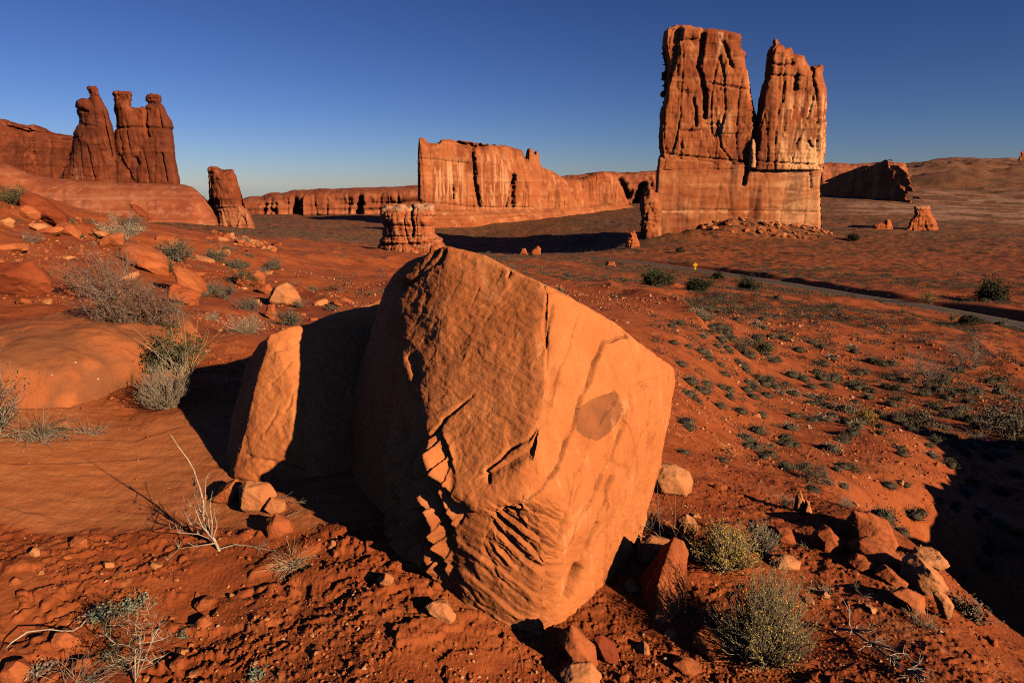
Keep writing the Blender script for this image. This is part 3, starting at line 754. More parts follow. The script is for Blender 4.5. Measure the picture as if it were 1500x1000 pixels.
# far cliffs
scrub_top = lambda lim: (lambda u, v, V: 0.0 * u)
c1 = formation("mesa", [(270,335),(290,296),(305,293),(330,292),(355,290),(368,287),(385,287),(400,283),(415,284),(430,279),(450,280),(470,277),(490,278),(520,275),(545,276),(560,274),(580,274),(600,271),(640,268),(680,268),(680,335)], 1150, 150, 2.2, M['mesa'], 318, R=16, flute=5, crack=8, ledge=5, rough=3.0, L=34, seed=61, jag=0.5,
          carve=[([(430,292),(434,320)], 5, 30), ([(447,290),(450,320)], 3, -14), ([(528,290),(524,312)], 4, 26), ([(536,294),(535,312)], 3, -8), ([(385,300),(383,320)], 3, 14), ([(355,298),(450,302),(620,296)], 2, 5)])
tag(c1, "long low line of distant cliffs closing the plain left of the butte", "cliff")
c2 = formation("mesa", [(790,320),(800,262),(815,259),(840,257),(870,254),(895,252),(915,253),(940,251),(965,250),(1000,248),(1000,320)], 1700, 160, 3.5, M['mesa'], 302, R=50, flute=12, crack=10, ledge=6, rough=5, L=36, seed=63, jag=0.6, carve=[([(908,262),(914,275),(920,290)], 3, 20), ([(940,272),(932,300)], 5, 40)])
tag(c2, "distant cliff showing between the long butte and the twin tower", "cliff")
c3 = formation("mesa", [(1180,300),(1180,244),(1200,240),(1225,239),(1250,240),(1280,239),(1310,238),(1326,240),(1334,300)], 1750, 160, 3.5, M['mesa'], 282, R=50, flute=10, crack=9, ledge=6, rough=5, L=34, seed=65, jag=0.5)
tag(c3, "distant pink cliff rim behind the shaded butte on the right", "cliff")
c4 = formation("rock_butte", [(1170,310),(1190,279),(1200,270),(1219,264),(1240,252),(1254,246),(1267,240),(1280,236),(1291,234),(1302,233),(1312,233.4),(1318,237),(1322,242),(1328,241),(1334,244),(1336,250),(1341,255),(1341,274),(1341,310)], 1080, 40, 1.6, M['butte'], 280, R=10, flute=4, crack=4, ledge=1.5, rough=2, L=20, seed=67, k=-1.95, x0=1300, jag=0.4)
tag(c4, "far butte on the right, its long left side in deep shade", "butte")
c5 = formation("rock_stack", [(1326,345),(1330,332),(1333,323),(1340,315),(1339,302),(1348,301),(1362,302),(1362,312),(1368,318),(1371,326),(1373,332),(1374,345)], 470, 18, 0.45, M['knob'], 331, R=2.2, flute=0.8, crack=1.4, ledge=0.8, rough=0.6, L=5, seed=69, taper=0.2,
          palefn=lambda u, v, V: 0.4 * sstep(307, 304, v))
tag(c5, "small stepped red butte with a square top, alone on the right plain", "butte")
c6 = formation("rock_spire", [(1276,340),(1280,329),(1290,326),(1296,326),(1299,321),(1303,322),(1306,331),(1308,340)], 455, 9, 0.4, M['knob'], 331, R=4, flute=0.8, crack=0.8, ledge=0.6, rough=0.7, L=4, seed=71)
tag(c6, "low jagged red outcrop between the twin tower and the square topped butte", "rock outcrop")
c7 = formation("rock_spire", [(1490,238),(1493,231),(1496,228),(1495,223),(1500,221),(1503,226),(1504,231),(1508,238)], 3400, 20, 2.0, M['mesa'], 236, R=8, rough=3, L=14, seed=73)
tag(c7, "tiny balanced rock on the far right skyline", "rock spire")
# ------------------------------------------------------------------ boulders and loose rocks
def solid(name, pts, voxel, mat, base, relaxn=3, rough=0.02, L=0.3, seed=1, carve=(), stain=None, dark_tone=None, chip=0.0, facet=0.0, terr=0.0, fine=0.0, extra=None):
    """a rock skinned over the hull of the points, chipped and roughened"""
    me0 = hull_mesh([tuple(p) for p in pts])
    me = remeshed(me0, voxel); bpy.data.meshes.remove(me0)
    V = coords(me); E = edges_of(me)
    V = relax(V, E, relaxn); set_coords(me, V); N = normals(me)
    P = V + seed * 13.37
    d = rough * fbm(P / L, 5, 0.5, seed)
    if chip:                                    # flaked edges and shallow scales
        c = perlin(P / (L * 0.55) + 0.4 * perlin(P / (L * 0.2))[:, None])
        d -= chip * sstep(0.02, 0.10, c) * 0.6
        c = perlin((P @ np.array([[0.8, 0.3, 0.5], [-0.5, 0.8, 0.3], [-0.3, -0.5, 0.8]])) * np.array([1, 1, 3.5]) / (L * 0.8))
        d -= chip * 0.5 * sstep(0.05, 0.12, c)
    if terr:                                    # thin sheets split off, each with a crisp edge
        for k_, h_, sd in ((2.6, 1.0, 1), (6.5, 0.5, 2)):
            t = k_ * fbm(P * np.array([1, 1, 0.75]) / 0.55, 4, 0.5, seed + sd); d += terr * h_ * (np.floor(t) + sstep(0.93, 1.0, t - np.floor(t)))
    if fine:
        d += fine * fbm(P @ np.array([[0.8, 0.3, 0.5], [-0.5, 0.8, 0.3], [-0.3, -0.5, 0.8]]) * np.array([1, 1, 2.2]) / 0.055, 4, 0.6, seed + 5)
    if facet:
        c = np.abs(perlin(P / (L * 0.9)))
        d -= facet * (1 - sstep(0.0, 0.10, c))
    pu, pv = w2px(V)
    view = V - np.array([0, 0, EYE]); front = (N * view).sum(1) < 0
    for cv in carve:
        line, wpx, dep = cv[0], cv[1], cv[2]
        wob = perlin(V / 0.11) * 4
        dl, side = line_dist(pu + wob, pv + wob * 0.7, line)
        if len(cv) > 3: d -= front * dep * (side * cv[3] > 0) * np.exp(-(dl / cv[4]) ** 2)
        else: d -= front * dep * np.exp(-(dl / wpx) ** 2) * (0.35 + 0.65 * sstep(-0.25, 0.15, perlin(V / 0.12 + 3)))
    if extra is not None: d += extra(pu, pv, V, front)
    V = V + N * d[:, None]
    V = relax(V, E, 1, 0.2)
    if stain is not None: set_attr(me, 'stain', stain(pu, pv, V, front))
    if dark_tone is not None: set_attr(me, 'dark_tone', dark_tone(pu, pv, V, front))
    set_coords(me, V - np.array(base))
    me.polygons.foreach_set('use_smooth', np.ones(len(me.polygons), bool))
    return put(name, me, mat, base)

BB = [(655,359,3.38),(630,368,3.45),(680,362,3.36),(705,369,3.30),(755,393,3.18),(805,419,3.02),(855,449,3.14),(885,468,3.25),(915,482,3.36),(950,509,3.5),(975,528,3.6),(988,540,3.66),(990,558,3.66),
      (978,625,3.55),(967,685,3.45),(946,752,3.32),(930,806,3.2),(908,864,3.04),(880,896,2.84),(840,912,2.62),(790,936,2.44),(740,918,2.47),(680,896,2.56),(612,842,2.76),
      (562,778,3.55),(477,722,4.38),(488,650,4.5),(520,560,4.6),(548,470,4.55),(561,425,4.25),(574,406,3.8),(600,383,3.62),
      (582,418,3.52),(578,450,3.44),(583,490,3.31),(604,530,3.14),(607,600,2.95),(622,655,2.77),(655,715,2.60),(715,748,2.475),(768,738,2.44),
      (799,490,2.875),(808,560,2.735),(792,640,2.575),(803,830,2.42),(640,770,2.68),(880,600,2.93),(900,740,2.86),(860,540,2.93)]
bpts = [px2w(*p) for p in BB]
for p in ((790,936,2.5),(740,918,2.55),(680,896,2.65),(612,842,2.9),(562,778,3.65),(477,722,4.5),(908,864,3.1),(880,896,2.9),(840,912,2.68),(930,806,3.25)):
    w = px2w(*p); bpts.append(w - np.array([0, 0, 0.16]))
bpts += [px2w(*p) for p in ((690,395,4.4),(850,485,4.3),(620,420,4.7),(560,480,4.9),(545,640,4.8),(850,640,4.4),(930,640,4.0),(560,560,5.0))]
BCARVE = [
 ([(920,490),(905,497),(887,500),(884,520),(872,552),(850,595),(838,640),(822,688),(800,718),(765,742)], 1.6, 0.028),
 ([(920,490),(905,497),(887,500),(884,520),(872,552),(850,595),(838,640),(822,688),(800,718),(765,742)], 0, 0.015, 1, 30),
 ([(917,622),(905,660),(888,700),(870,735)], 0, 0.013, 1, 16), ([(955,590),(940,640),(925,690),(908,760)], 0, 0.009, 1, 12), ([(905,700),(885,750),(868,800),(850,850)], 0, 0.014, 1, 16), ([(938,560),(928,600),(916,640)], 0, 0.007, 1, 10), ([(872,640),(846,700),(828,765)], 0, 0.009, 1, 14), ([(955,655),(938,720),(926,785)], 0, 0.008, 1, 10), ([(845,470),(835,500),(822,540),(815,580)], 0, 0.008, 1, 14),
 ([(917,622),(905,660),(888,700),(870,735)], 1.5, 0.025),
 ([(905,700),(885,750),(868,800),(850,850)], 2.0, 0.05), ([(895,740),(872,790),(858,815)], 1.9, 0.04), ([(850,835),(846,855),(840,870)], 6, 0.09),
 ([(812,445),(806,470),(800,500)], 2.4, 0.03), ([(800,425),(793,480),(800,520),(806,560),(796,610),(775,650),(730,680),(716,690)], 0, 0.022, -1, 14),
 ([(806,560),(796,610),(775,640),(745,655),(712,688),(716,706)], 2.4, 0.03),
 ([(805,420),(799,490),(808,560),(792,640),(768,738)], 11, 0.022), ([(772,745),(803,830),(792,925)], 10, 0.03), ([(582,418),(578,450),(583,490),(604,530),(607,600),(622,650)], 9, 0.03),
 ([(690,580),(672,600),(650,615)], 2.2, 0.022), ([(625,640),(645,625),(655,612)], 2.4, 0.035),
 ([(585,418),(600,412),(640,385),(650,368)], 3.0, 0.04), ([(640,366),(628,385),(612,398)], 2.4, 0.03),
 ([(748,390),(742,403)], 2, 0.012), ([(700,420),(690,450)], 1.5, 0.006),
 ([(628,650),(640,690),(668,735),(705,755),(745,752)], 0, 0.055, 1, 34),
 ([(735,745),(765,775),(800,790),(818,805)], 4, 0.03), ([(845,628),(850,600),(858,592),(885,580),(906,572),(915,600)], 0, 0.012, 1, 60), ([(905,590),(893,610),(880,640)], 1.8, 0.02), ([(878,588),(868,612)], 1.8, 0.02), ([(700,790),(740,830)], 2.5, 0.008), ([(640,800),(690,870)], 3, 0.012),
 ([(612,650),(600,690),(612,740),(618,800),(625,840)], 6, 0.05),
 ([(725,760),(700,800),(730,850),(770,880)], 2.5, 0.008), ([(655,780),(672,760),(690,770)], 3, 0.012),
]
_pat = [(845,628),(850,600),(858,592),(885,580),(906,572),(915,600),(914,615),(890,640),(878,646),(858,638)]
stain_f = lambda u, v, V, f: f * in_poly(u + 1.5 * perlin(V / 0.03), v + 1.5 * perlin(V / 0.03 + 7), _pat) * 1.0
dark_tone_f = lambda u, v, V, f: f * (0.75 * sstep(735, 770, v) * sstep(835, 800, u) + 0.35 * in_poly(u, v, [(580,400),(655,355),(800,420),(795,640),(715,700),(620,640)]))  # darker tone low on the boulder, weaker over its front face
def saw(t, c, n0, amp):
    """broken sheets: slanting steps, each step of its own height, interrupted along its length"""
    k = np.floor(t); f = t - k
    h = 0.55 + 0.9 * np.abs(perlin(np.stack([k * 1.31 + 0.4, np.floor(c + 0.5 * k) * 1.7 + 0.3, 0 * k + n0], 1)))
    return -amp * h * f * sstep(1.0, 0.90, f)
def crag(u, v, V, f):
    a = 0.82 * u + 0.57 * v; b = -0.57 * u + 0.82 * v
    w1 = 9 * perlin(V / 0.15); w2 = 7 * perlin(V / 0.08 + 4)
    m1 = sstep(722, 760, v) * sstep(850, 800, v) * sstep(690, 740, u) * sstep(838, 812, u)
    d = m1 * (saw((b + w1) / 15, (a + w2) / 42, 0.5, 0.06) + saw((b + w2) / 7, (a + w1) / 20, 1.5, 0.016))
    m2 = sstep(562, 580, u) * sstep(672, 640, u) * sstep(625, 665, v) * sstep(860, 815, v)
    d += m2 * (0.08 + saw((u - 0.30 * v + w1) / 29, (v + 2 * w2) / 55, 2.5, 0.20) + saw((u + 0.5 * v + w2) / 19, (v + w1) / 40, 3.5, 0.04))
    m3 = sstep(740, 785, v) * sstep(832, 800, u) * (u > 620)
    d += m3 * (1 - m1) * (saw((b + w1) / 34, (a + 2 * w2) / 70, 4.5, 0.018) + saw((b + w2) / 11, (a + w1) / 30, 5.5, 0.006))
    m4 = sstep(812, 840, u) * sstep(500, 600, v) * sstep(940, 900, v) * sstep(985, 960, u)
    n4 = perlin(np.stack([(u + 0.42 * v + w1) / 9, (v - 0.42 * u) / 60, 0 * u + 2.5], 1))
    d -= m4 * 0.022 * ridge(np.stack([(u + 0.42 * v + w1) / 34, (v - 0.42 * u) / 150, 0 * u + 2.5], 1)) ** 10 * sstep(-0.1, 0.2, perlin(V / 0.2))
    return f * d
big = solid("boulder", bpts, 0.0055, M['boulder'], (0.05, 3.2, 0.0), 7, 0.018, 0.45, 3, BCARVE, stain_f, dark_tone_f, chip=0.004, terr=0.0026, fine=0.0026, extra=crag)
tag(big, "huge angular orange sandstone boulder filling the middle of the view", "boulder")

LB = [(393,491,4.12),(430,478,4.22),(470,465,4.6),(520,450,4.9),(560,436,5.15),(620,440,5.3),(380,505,4.38),(357,545,4.42),(335,625,4.32),(320,694,4.12),
      (396,520,4.05),(389,570,3.95),(373,625,3.85),(355,692,3.74),(340,699,3.76),(362,704,3.72),(400,714,3.74),(440,720,3.74),(500,724,3.76),(560,600,4.1),(560,500,4.5),(428,560,3.93),
      (350,640,4.8),(400,505,5.0),(520,460,5.9),(520,600,5.9),(620,600,5.5),(428,640,3.75)]
lpts = [px2w(*p) for p in LB]
for p in ((357,688,3.84),(400,714,3.82),(440,720,3.82),(500,724,3.84),(320,694,4.2),(350,640,4.85)): lpts.append(px2w(*p) - np.array([0, 0, 0.15]))
LCARVE = [([(398,515),(420,510),(436,500)], 2.5, 0.012), ([(392,560),(412,548),(425,530)], 2.5, 0.010), ([(362,668),(395,676),(420,684),(440,690)], 3, 0.018), ([(415,600),(430,570)], 2, 0.010), ([(380,640),(400,610),(410,590)], 2, 0.008)]
lb = solid("boulder", lpts, 0.009, M['boulder'], (-1.4, 4.6, 0.0), 5, 0.018, 0.4, 5, LCARVE, lambda u, v, V, f: 0 * u, lambda u, v, V, f: 0.4 * f * (v > 660), chip=0.004, terr=0.003, fine=0.003)
tag(lb, "smaller wedge shaped boulder half hidden in the shadow of the huge one", "boulder")

def chunk(poly, thick, mat, label, seed=1, Y=None, name="rock", cat="rock", rough=None, sink=0.25, voxel=None, flat=0.62, group=None, chip=True):
    """a rock whose outline from the camera's side is poly; its own depth is thick metres"""
    bx = sum(p[0] for p in poly) / len(poly); by = max(p[1] for p in poly)
    if Y is None:
        Y = hit(bx, by)[1]; thick = min(thick, 0.85 * (max(p[0] for p in poly) - min(p[0] for p in poly)) * Y / FPX); Y += thick * 0.42
    rng = random.Random(seed)
    c = np.array([bx, sum(p[1] for p in poly) / len(poly)])
    pts = []
    for p in poly:
        p = np.array(p, float)
        pts.append(px2w(p[0], p[1], Y + rng.uniform(-0.12, 0.12) * thick))
        for sgn in (-1, 1):
            f = flat + rng.uniform(-0.18, 0.18); q = c + (p - c) * f
            w = px2w(q[0], q[1], Y); w[1] += sgn * thick * (0.5 + rng.uniform(-0.12, 0.06)); pts.append(w)
        if p[1] > c[1]:
            w = px2w(p[0], p[1], Y); w[2] -= thick * sink; pts.append(w)
    A = np.array(pts); size = max(np.ptp(A[:, 0]), np.ptp(A[:, 2]), 0.05)
    base = np.array([A[:, 0].mean(), Y, A[:, 2].min() + thick * sink])
    o = solid(name, pts, voxel or size / 55, mat, base, 2, rough if rough is not None else size * 0.03, size * 0.4, seed, chip=size * 0.012 if chip else 0)
    return tag(o, label, cat, group)

RK, RP, RD = M['rock'], M['rock_pale'], M['rock_dark']
# round about the big boulder
_y = hit(975, 914)[1]
_pp = [px2w(*p) for p in ((986,784,_y + .24),(1003,792,_y + .22),(1012,808,_y + .26),(1008,850,_y + .12),(1004,886,_y + .08),(977,916,_y - .01),(955,905,_y + .05),(962,855,_y + .08),(972,815,_y + .18),(930,893,_y + .25),(908,882,_y + .42),(935,842,_y + .52),(968,798,_y + .46),(1000,800,_y + .55),(1000,870,_y + .5))]
_pp += [p - np.array([0, 0, .1]) for p in _pp[4:7]]
tag(solid("rock", _pp, 0.007, RK, (_pp[5][0], _pp[5][1] + .2, _pp[5][2]), 3, 0.012, 0.16, 11, chip=0.005, terr=0.003), "pointed red rock leaning against the right foot of the huge boulder", "rock")
chunk([(818,932),(836,914),(846,918),(872,945),(880,985),(850,985),(838,965)], 0.16, RK, "upright wedge of red rock just below the huge boulder's lowest corner", 12)
chunk([(868,932),(880,930),(902,940),(908,965),(900,972),(880,962)], 0.12, RD, "dark grooved flake of rock beside the upright wedge", 13)
chunk([(818,985),(835,972),(866,970),(880,985),(888,1003),(820,1006)], 0.22, RP, "tan slab cut by the bottom edge, with concentric grooves", 14)
chunk([(946,716),(950,690),(958,678),(985,680),(1010,690),(1016,704),(1008,720),(985,726)], 0.35, RP, "pale orange block resting beside the boulder's right flank", 15)
chunk([(985,795),(990,760),(1005,752),(1018,758),(1024,772),(1016,792)], 0.2, RP, "upright split block behind the yellow topped bush", 16)
chunk([(930,810),(938,792),(955,785),(985,790),(970,810),(945,828)], 0.25, RP, "pale block wedged behind the pointed red rock", 17)
chunk([(1163,742),(1166,724),(1172,717),(1180,735),(1178,748),(1168,750)], 0.22, RP, "taller of two pale upright stones on the right slope", 18)
chunk([(1176,750),(1180,730),(1186,733),(1190,748),(1184,754)], 0.16, RP, "shorter of two pale upright stones on the right slope", 19)
chunk([(1128,780),(1136,772),(1152,772),(1166,780),(1174,796),(1155,797),(1135,792)], 0.22, RK, "low red rock with a shaded hollow left of the ridge ledges", 20)
chunk([(1124,824),(1130,815),(1150,815),(1174,823),(1172,833),(1150,832)], 0.14, RP, "flat tan slab lying on the ridge soil", 21)
chunk([(1188,792),(1196,782),(1215,772),(1228,785),(1236,800),(1215,808),(1198,802)], 0.25, RK, "hunched red rock at the left end of the ridge ledges", 22)
chunk([(1240,785),(1238,762),(1250,747),(1275,748),(1300,762),(1308,785),(1318,803),(1290,800),(1262,792)], 0.7, RK, "rough dark backed rock behind the ridge ledges", 23)
chunk([(1245,805),(1258,792),(1290,795),(1318,810),(1332,822),(1325,832),(1300,834),(1270,820)], 0.45, RK, "rounded ledge of red rock in the middle of the ridge", 24)
chunk([(1240,822),(1256,812),(1280,818),(1292,830),(1280,836),(1255,832)], 0.25, RK, "small lobed ledge below the rounded ledge", 25)
chunk([(1280,840),(1300,830),(1320,842),(1332,850),(1320,858),(1298,854)], 0.25, RK, "finger shaped ledge pointing at the banded block", 251)
chunk([(1318,845),(1325,822),(1345,812),(1372,835),(1384,850),(1372,862),(1355,872),(1338,862)], 0.5, RP, "banded block of orange rock overhanging the shaded gully", 26)
chunk([(1335,812),(1345,806),(1375,806),(1386,818),(1372,832),(1352,826)], 0.4, RP, "flat topped orange block behind the banded block", 27)
chunk([(1305,868),(1330,862),(1356,874),(1352,895),(1330,892)], 0.3, RK, "broad low block below the banded block", 28)
chunk([(1366,868),(1374,864),(1386,870),(1394,882),(1390,900),(1384,908),(1376,895)], 0.28, RP, "rounded orange rock hanging at the gully's lip", 29)
chunk([(1455,775),(1470,764),(1490,765),(1496,776),(1480,780)], 0.6, RK, "low red rock on the sunlit tongue above the gully", 30)
chunk([(1012,945),(1020,925),(1036,915),(1052,932),(1075,955),(1068,968),(1040,965)], 0.2, RK, "grooved red rock left of the big round bush", 31)
chunk([(985,972),(1000,965),(1030,972),(1018,985),(1000,988)], 0.12, RK, "small flat red stone near the bottom edge", 32)
# left of the big boulder
chunk([(386,775),(390,760),(405,752),(422,762),(430,774),(415,782),(398,786)], 0.13, RK, "block shaped orange stone lying in front of the flagstones", 41)
chunk([(348,712),(362,702),(395,708),(405,725),(392,742),(372,752),(355,738)], 0.22, RP, "cracked flagstone at the foot of the wedge shaped boulder", 42)
chunk([(310,728),(322,712),(345,700),(356,708),(350,735),(330,738)], 0.2, RK, "tilted red flagstone under the wedge shaped boulder's left corner", 43)
chunk([(385,738),(398,728),(418,735),(420,748),(400,752)], 0.12, RP, "broken flagstone piece with dry twigs lying on it", 44)
chunk([(622,888),(632,880),(655,884),(668,900),(658,910),(640,903)], 0.14, RP, "flat pale stone under the huge boulder's left lower edge", 45)
chunk([(552,848),(565,838),(578,845),(575,856),(560,856)], 0.08, RP, "small pale stone in the shadow's edge by the boulder", 46)
chunk([(478,800),(486,790),(498,796),(494,804)], 0.05, RP, "little pale stone on the soil between shadow and dry clump", 47)
chunk([(282,885),(295,878),(314,876),(308,886),(292,895)], 0.06, RK, "flat red chip with a crisp shadow, on bare soil", 48)
chunk([(278,920),(290,906),(300,904),(312,912),(305,920)], 0.08, RK, "ridged red stone beside a tiny silvery plant", 49)
chunk([(100,795),(108,786),(128,788),(128,800),(112,802)], 0.06, RK, "small red clod stone left of the dead plant", 50)
chunk([(42,808),(48,802),(58,806),(58,813),(48,814)], 0.04, RP, "pale pebble standing by itself at the left", 51)
chunk([(76,935),(80,926),(96,925),(120,935),(118,945),(90,946)], 0.1, RK, "red rock behind the curled straw stem", 52)
chunk([(0,985),(8,970),(25,966),(44,978),(40,995),(15,1003)], 0.14, RK, "red rock in the bottom left corner", 53)
chunk([(52,1003),(60,992),(80,990),(84,1003)], 0.1, RK, "smaller red rock cut by the bottom edge at the left", 54)
chunk([(248,972),(258,964),(270,963),(268,976),(256,980)], 0.06, RK, "red stone right of the sprawling pale shrub", 55)
chunk([(270,990),(278,983),(292,982),(286,990),(278,993)], 0.04, RP, "pale flake of stone near the bottom edge at the left", 56)
chunk([(-60,560),(-40,494),(0,477),(50,468),(100,469),(150,480),(190,501),(220,530),(232,558),(228,590),(190,604),(130,612),(70,620),(0,640),(-60,650)], 2.4, M['dome'], "big smooth domed rock with lichen freckles at the left edge", 60, Y=6.0, rough=0.07, voxel=0.025, flat=0.8, chip=False)
chunk([(74,620),(80,616),(98,616),(102,624),(85,627)], 0.15, RK, "small smooth stone between two grass tufts", 61)
# the slope on the left
chunk([(24,300),(34,281),(55,284),(70,296),(75,306),(78,316),(97,317),(96,326),(70,323),(48,318),(40,302)], 1.2, RD, "dark tilted slab at the top of the left slope", 70)
chunk([(20,310),(24,302),(38,300),(50,306),(58,312),(54,318),(40,323),(28,318)], 0.8, RK, "orange rounded slab in front of the dark tilted slab", 71)
chunk([(46,326),(60,327),(74,336),(68,340),(47,334)], 0.6, RP, "small pale block under the orange rounded slab", 72)
chunk([(79,334),(84,328),(98,326),(108,330),(116,343),(108,346),(90,343)], 0.7, RK, "orange slab halfway between the pale block and the grey shrub", 73)
chunk([(0,330),(4,322),(14,318),(22,324),(18,332)], 0.6, RP, "pale stone beside a dark green shrub at the left edge", 74)
chunk([(144,361),(150,350),(160,343),(174,340),(181,344),(180,352),(166,360),(150,364)], 0.9, RK, "lens shaped orange slab lying uphill of the long slab", 75)
chunk([(174,369),(178,358),(184,350),(200,355),(225,369),(240,380),(246,391),(242,397),(228,394),(205,385),(186,374)], 1.3, RK, "long thick orange slab on the left slope", 76)
chunk([(250,388),(262,390),(288,408),(306,424),(304,432),(290,428),(270,412)], 1.2, RK, "narrow tilted slab below the long thick slab", 77)
chunk([(246,424),(252,416),(280,424),(292,432),(290,446),(270,440),(248,436)], 0.9, RK, "cracked flat outcrop below the narrow tilted slab", 78, rough=0.05)
chunk([(-20,436),(-20,388),(10,383),(45,385),(64,398),(74,414),(60,424),(30,430)], 1.6, RD, "dark sunken rock mass at the left edge", 79)
chunk([(393,440),(398,424),(408,415),(420,414),(434,424),(443,440),(430,447),(405,447)], 1.0, RP, "tan rounded boulder among the bushes left of the huge boulder", 80)
chunk([(358,412),(366,398),(378,395),(388,402),(388,414),(374,421)], 1.0, RK, "orange boulder beside the green bush on the left slope", 81)
chunk([(345,414),(350,405),(360,403),(366,412),(358,420)], 0.8, RK, "small orange rock left of the orange boulder", 82)
chunk([(378,424),(384,416),(394,415),(400,425),(392,431)], 0.7, RK, "small rock touching the tan rounded boulder", 83)
chunk([(388,462),(392,446),(402,445),(406,458),(398,468)], 0.5, RK, "dark sided stone uphill of the round grey bush", 84)
chunk([(189,299),(196,299),(212,310),(218,316),(212,318),(196,308)], 2.0, RD, "dark log shaped rock below the terrace", 85, Y=120)
chunk([(208,325),(212,316),(218,318),(216,326)], 1.6, RD, "dark block under the log shaped rock", 86, Y=118)
chunk([(228,352),(232,342),(246,345),(262,350),(258,360),(240,360)], 1.5, RK, "shaded ledge of red rock among the slope's rubble", 87)
# beyond
chunk([(758,373),(764,364),(770,363),(773,372)], 2.5, RK, "left of two red boulders beside the tower's shadow", 90, Y=262)
chunk([(774,373),(778,366),(788,360),(793,364),(792,371),(784,374)], 3.0, RK, "right of two red boulders beside the tower's shadow", 91, Y=262)
chunk([(886,390),(890,383),(900,382),(902,390)], 2.0, RK, "low red rock beside the road near the small spire", 92)

# stones: a few kinds, then many copies
def stone_mesh(seed, mat, sub=4, planes=11, flat=0.6):
    rng = np.random.RandomState(seed)
    bm = bmesh.new(); bmesh.ops.create_icosphere(bm, subdivisions=sub, radius=1)
    me = bpy.data.meshes.new("stone"); bm.to_mesh(me); bm.free()
    d = coords(me); n = rng.normal(size=(planes, 3)); n /= np.linalg.norm(n, axis=1)[:, None]; h = rng.uniform(0.55, 1.0, planes)
    t = d @ n.T; rr = np.where(t > 0.12, h / np.maximum(t, 0.12), 9).min(1); rr = np.minimum(rr, 1.25)
    V = d * rr[:, None]
    V = V + d * (0.07 * fbm(V * 2.5, 3, 0.5, seed))[:, None]
    V *= np.array([1, rng.uniform(0.6, 0.9), flat])
    set_coords(me, V)
    me.materials.append(mat)
    return me
STONES = [stone_mesh(100 + i, (RK, RK, RP, RD, RK, RP)[i % 6], 3) for i in range(9)]
rng = random.Random(5)
def stone_copy(i, x, y, s, label, group, cat="stone", z=None):
    o = put("stone" if cat == "stone" else "fallen_block", STONES[i], None, (x, y, (tz(x, y) if z is None else z) + s * 0.16))
    o.scale = (s, s, s); o.rotation_euler = (rng.uniform(-0.35, 0.35), rng.uniform(-0.35, 0.35), rng.uniform(0, 6.28))
    return tag(o, label, cat, group)
def near_boulder(x, y):
    return (-0.9 < x < 0.95 and 2.5 < y < 4.9 and abs(x + 0.1) < 0.35 + 0.5 * (y - 2.3)) or (-2.2 < x < -0.6 and 3.85 < y < 5.6)
def scatter(n, xr, yr, size, label, group, cond=None):
    xs, ys = [], []
    while len(xs) < n:
        x, y = rng.uniform(*xr), rng.uniform(*yr)
        if near_boulder(x, y) or abs(x) > 0.86 * y + 0.2: continue
        if cond and not cond(x, y): continue
        xs.append(x); ys.append(y)
    zs = terrain(np.array(xs), np.array(ys))
    for x, y, z in zip(xs, ys, zs):
        s = size[0] * (size[1] / size[0]) ** (rng.random() ** 2.2)
        stone_copy(rng.randrange(9), x, y, s, label, group, z=float(z))
scatter(70, (-2.4, 0.4), (1.95, 3.2), (0.010, 0.042), "small stone lying on the rough soil in front of and left of the boulder", "stones on the front soil")
scatter(62, (0.25, 2.6), (1.95, 3.9), (0.010, 0.05), "small stone on the ridge soil right of the huge boulder", "stones on the ridge soil")
scatter(60, (0.9, 8.5), (4.0, 11.0), (0.02, 0.085), "small stone on the red slope below the ridge", "stones on the right slope", lambda x, y: x < 0.78 * y)
scatter(85, (-14, -1.5), (8, 24), (0.04, 0.3), "small stone on the red slope left of the boulders", "stones on the left slope")
for k in range(22):
    px, py = rng.uniform(10, 420), rng.uniform(330, 450)
    if py < 330 + 0.10 * px: continue
    h = hit(px, py); s = 0.016 * math.hypot(h[0], h[1]) * rng.uniform(0.6, 1.5)
    o = stone_copy(rng.randrange(9), h[0], h[1], s, "flat slab of red sandstone half sunk in the left slope", "half sunk slabs on the left slope", "rock", z=h[2] - 0.12 * s)
    o.scale = (s, s * 0.8, s * 0.5); o.rotation_euler = (rng.uniform(-0.1, 0.25), rng.uniform(0.0, 0.35), rng.uniform(0, 6.28))
# rubble under the terrace and at the tower's foot
for k in range(60):
    px = rng.uniform(300, 412); py = 344 + (px - 300) * 0.19 + rng.uniform(-7, 6)
    h = px2w(px, py, rng.uniform(95, 130)); hh = hit(px, py)
    stone_copy(rng.randrange(9), hh[0], hh[1], rng.uniform(0.4, 1.2) * min(hh[1], 130) / 130, "angular block in the rubble spilling down below the terrace", "rubble below the terrace", "rock", z=hh[2])
for k in range(90):
    px = rng.choice([rng.uniform(1110, 1222), rng.uniform(1030, 1222)]); 
    w = px2w(px, 330, D0 - 26 - rng.uniform(0, 26))
    z = tz(w[0], w[1])
    stone_copy(rng.randrange(9), w[0], w[1], rng.uniform(0.6, 2.8), "fallen block in the heap at the foot of the twin tower", "fallen blocks at the tower foot", "rock", z=z)

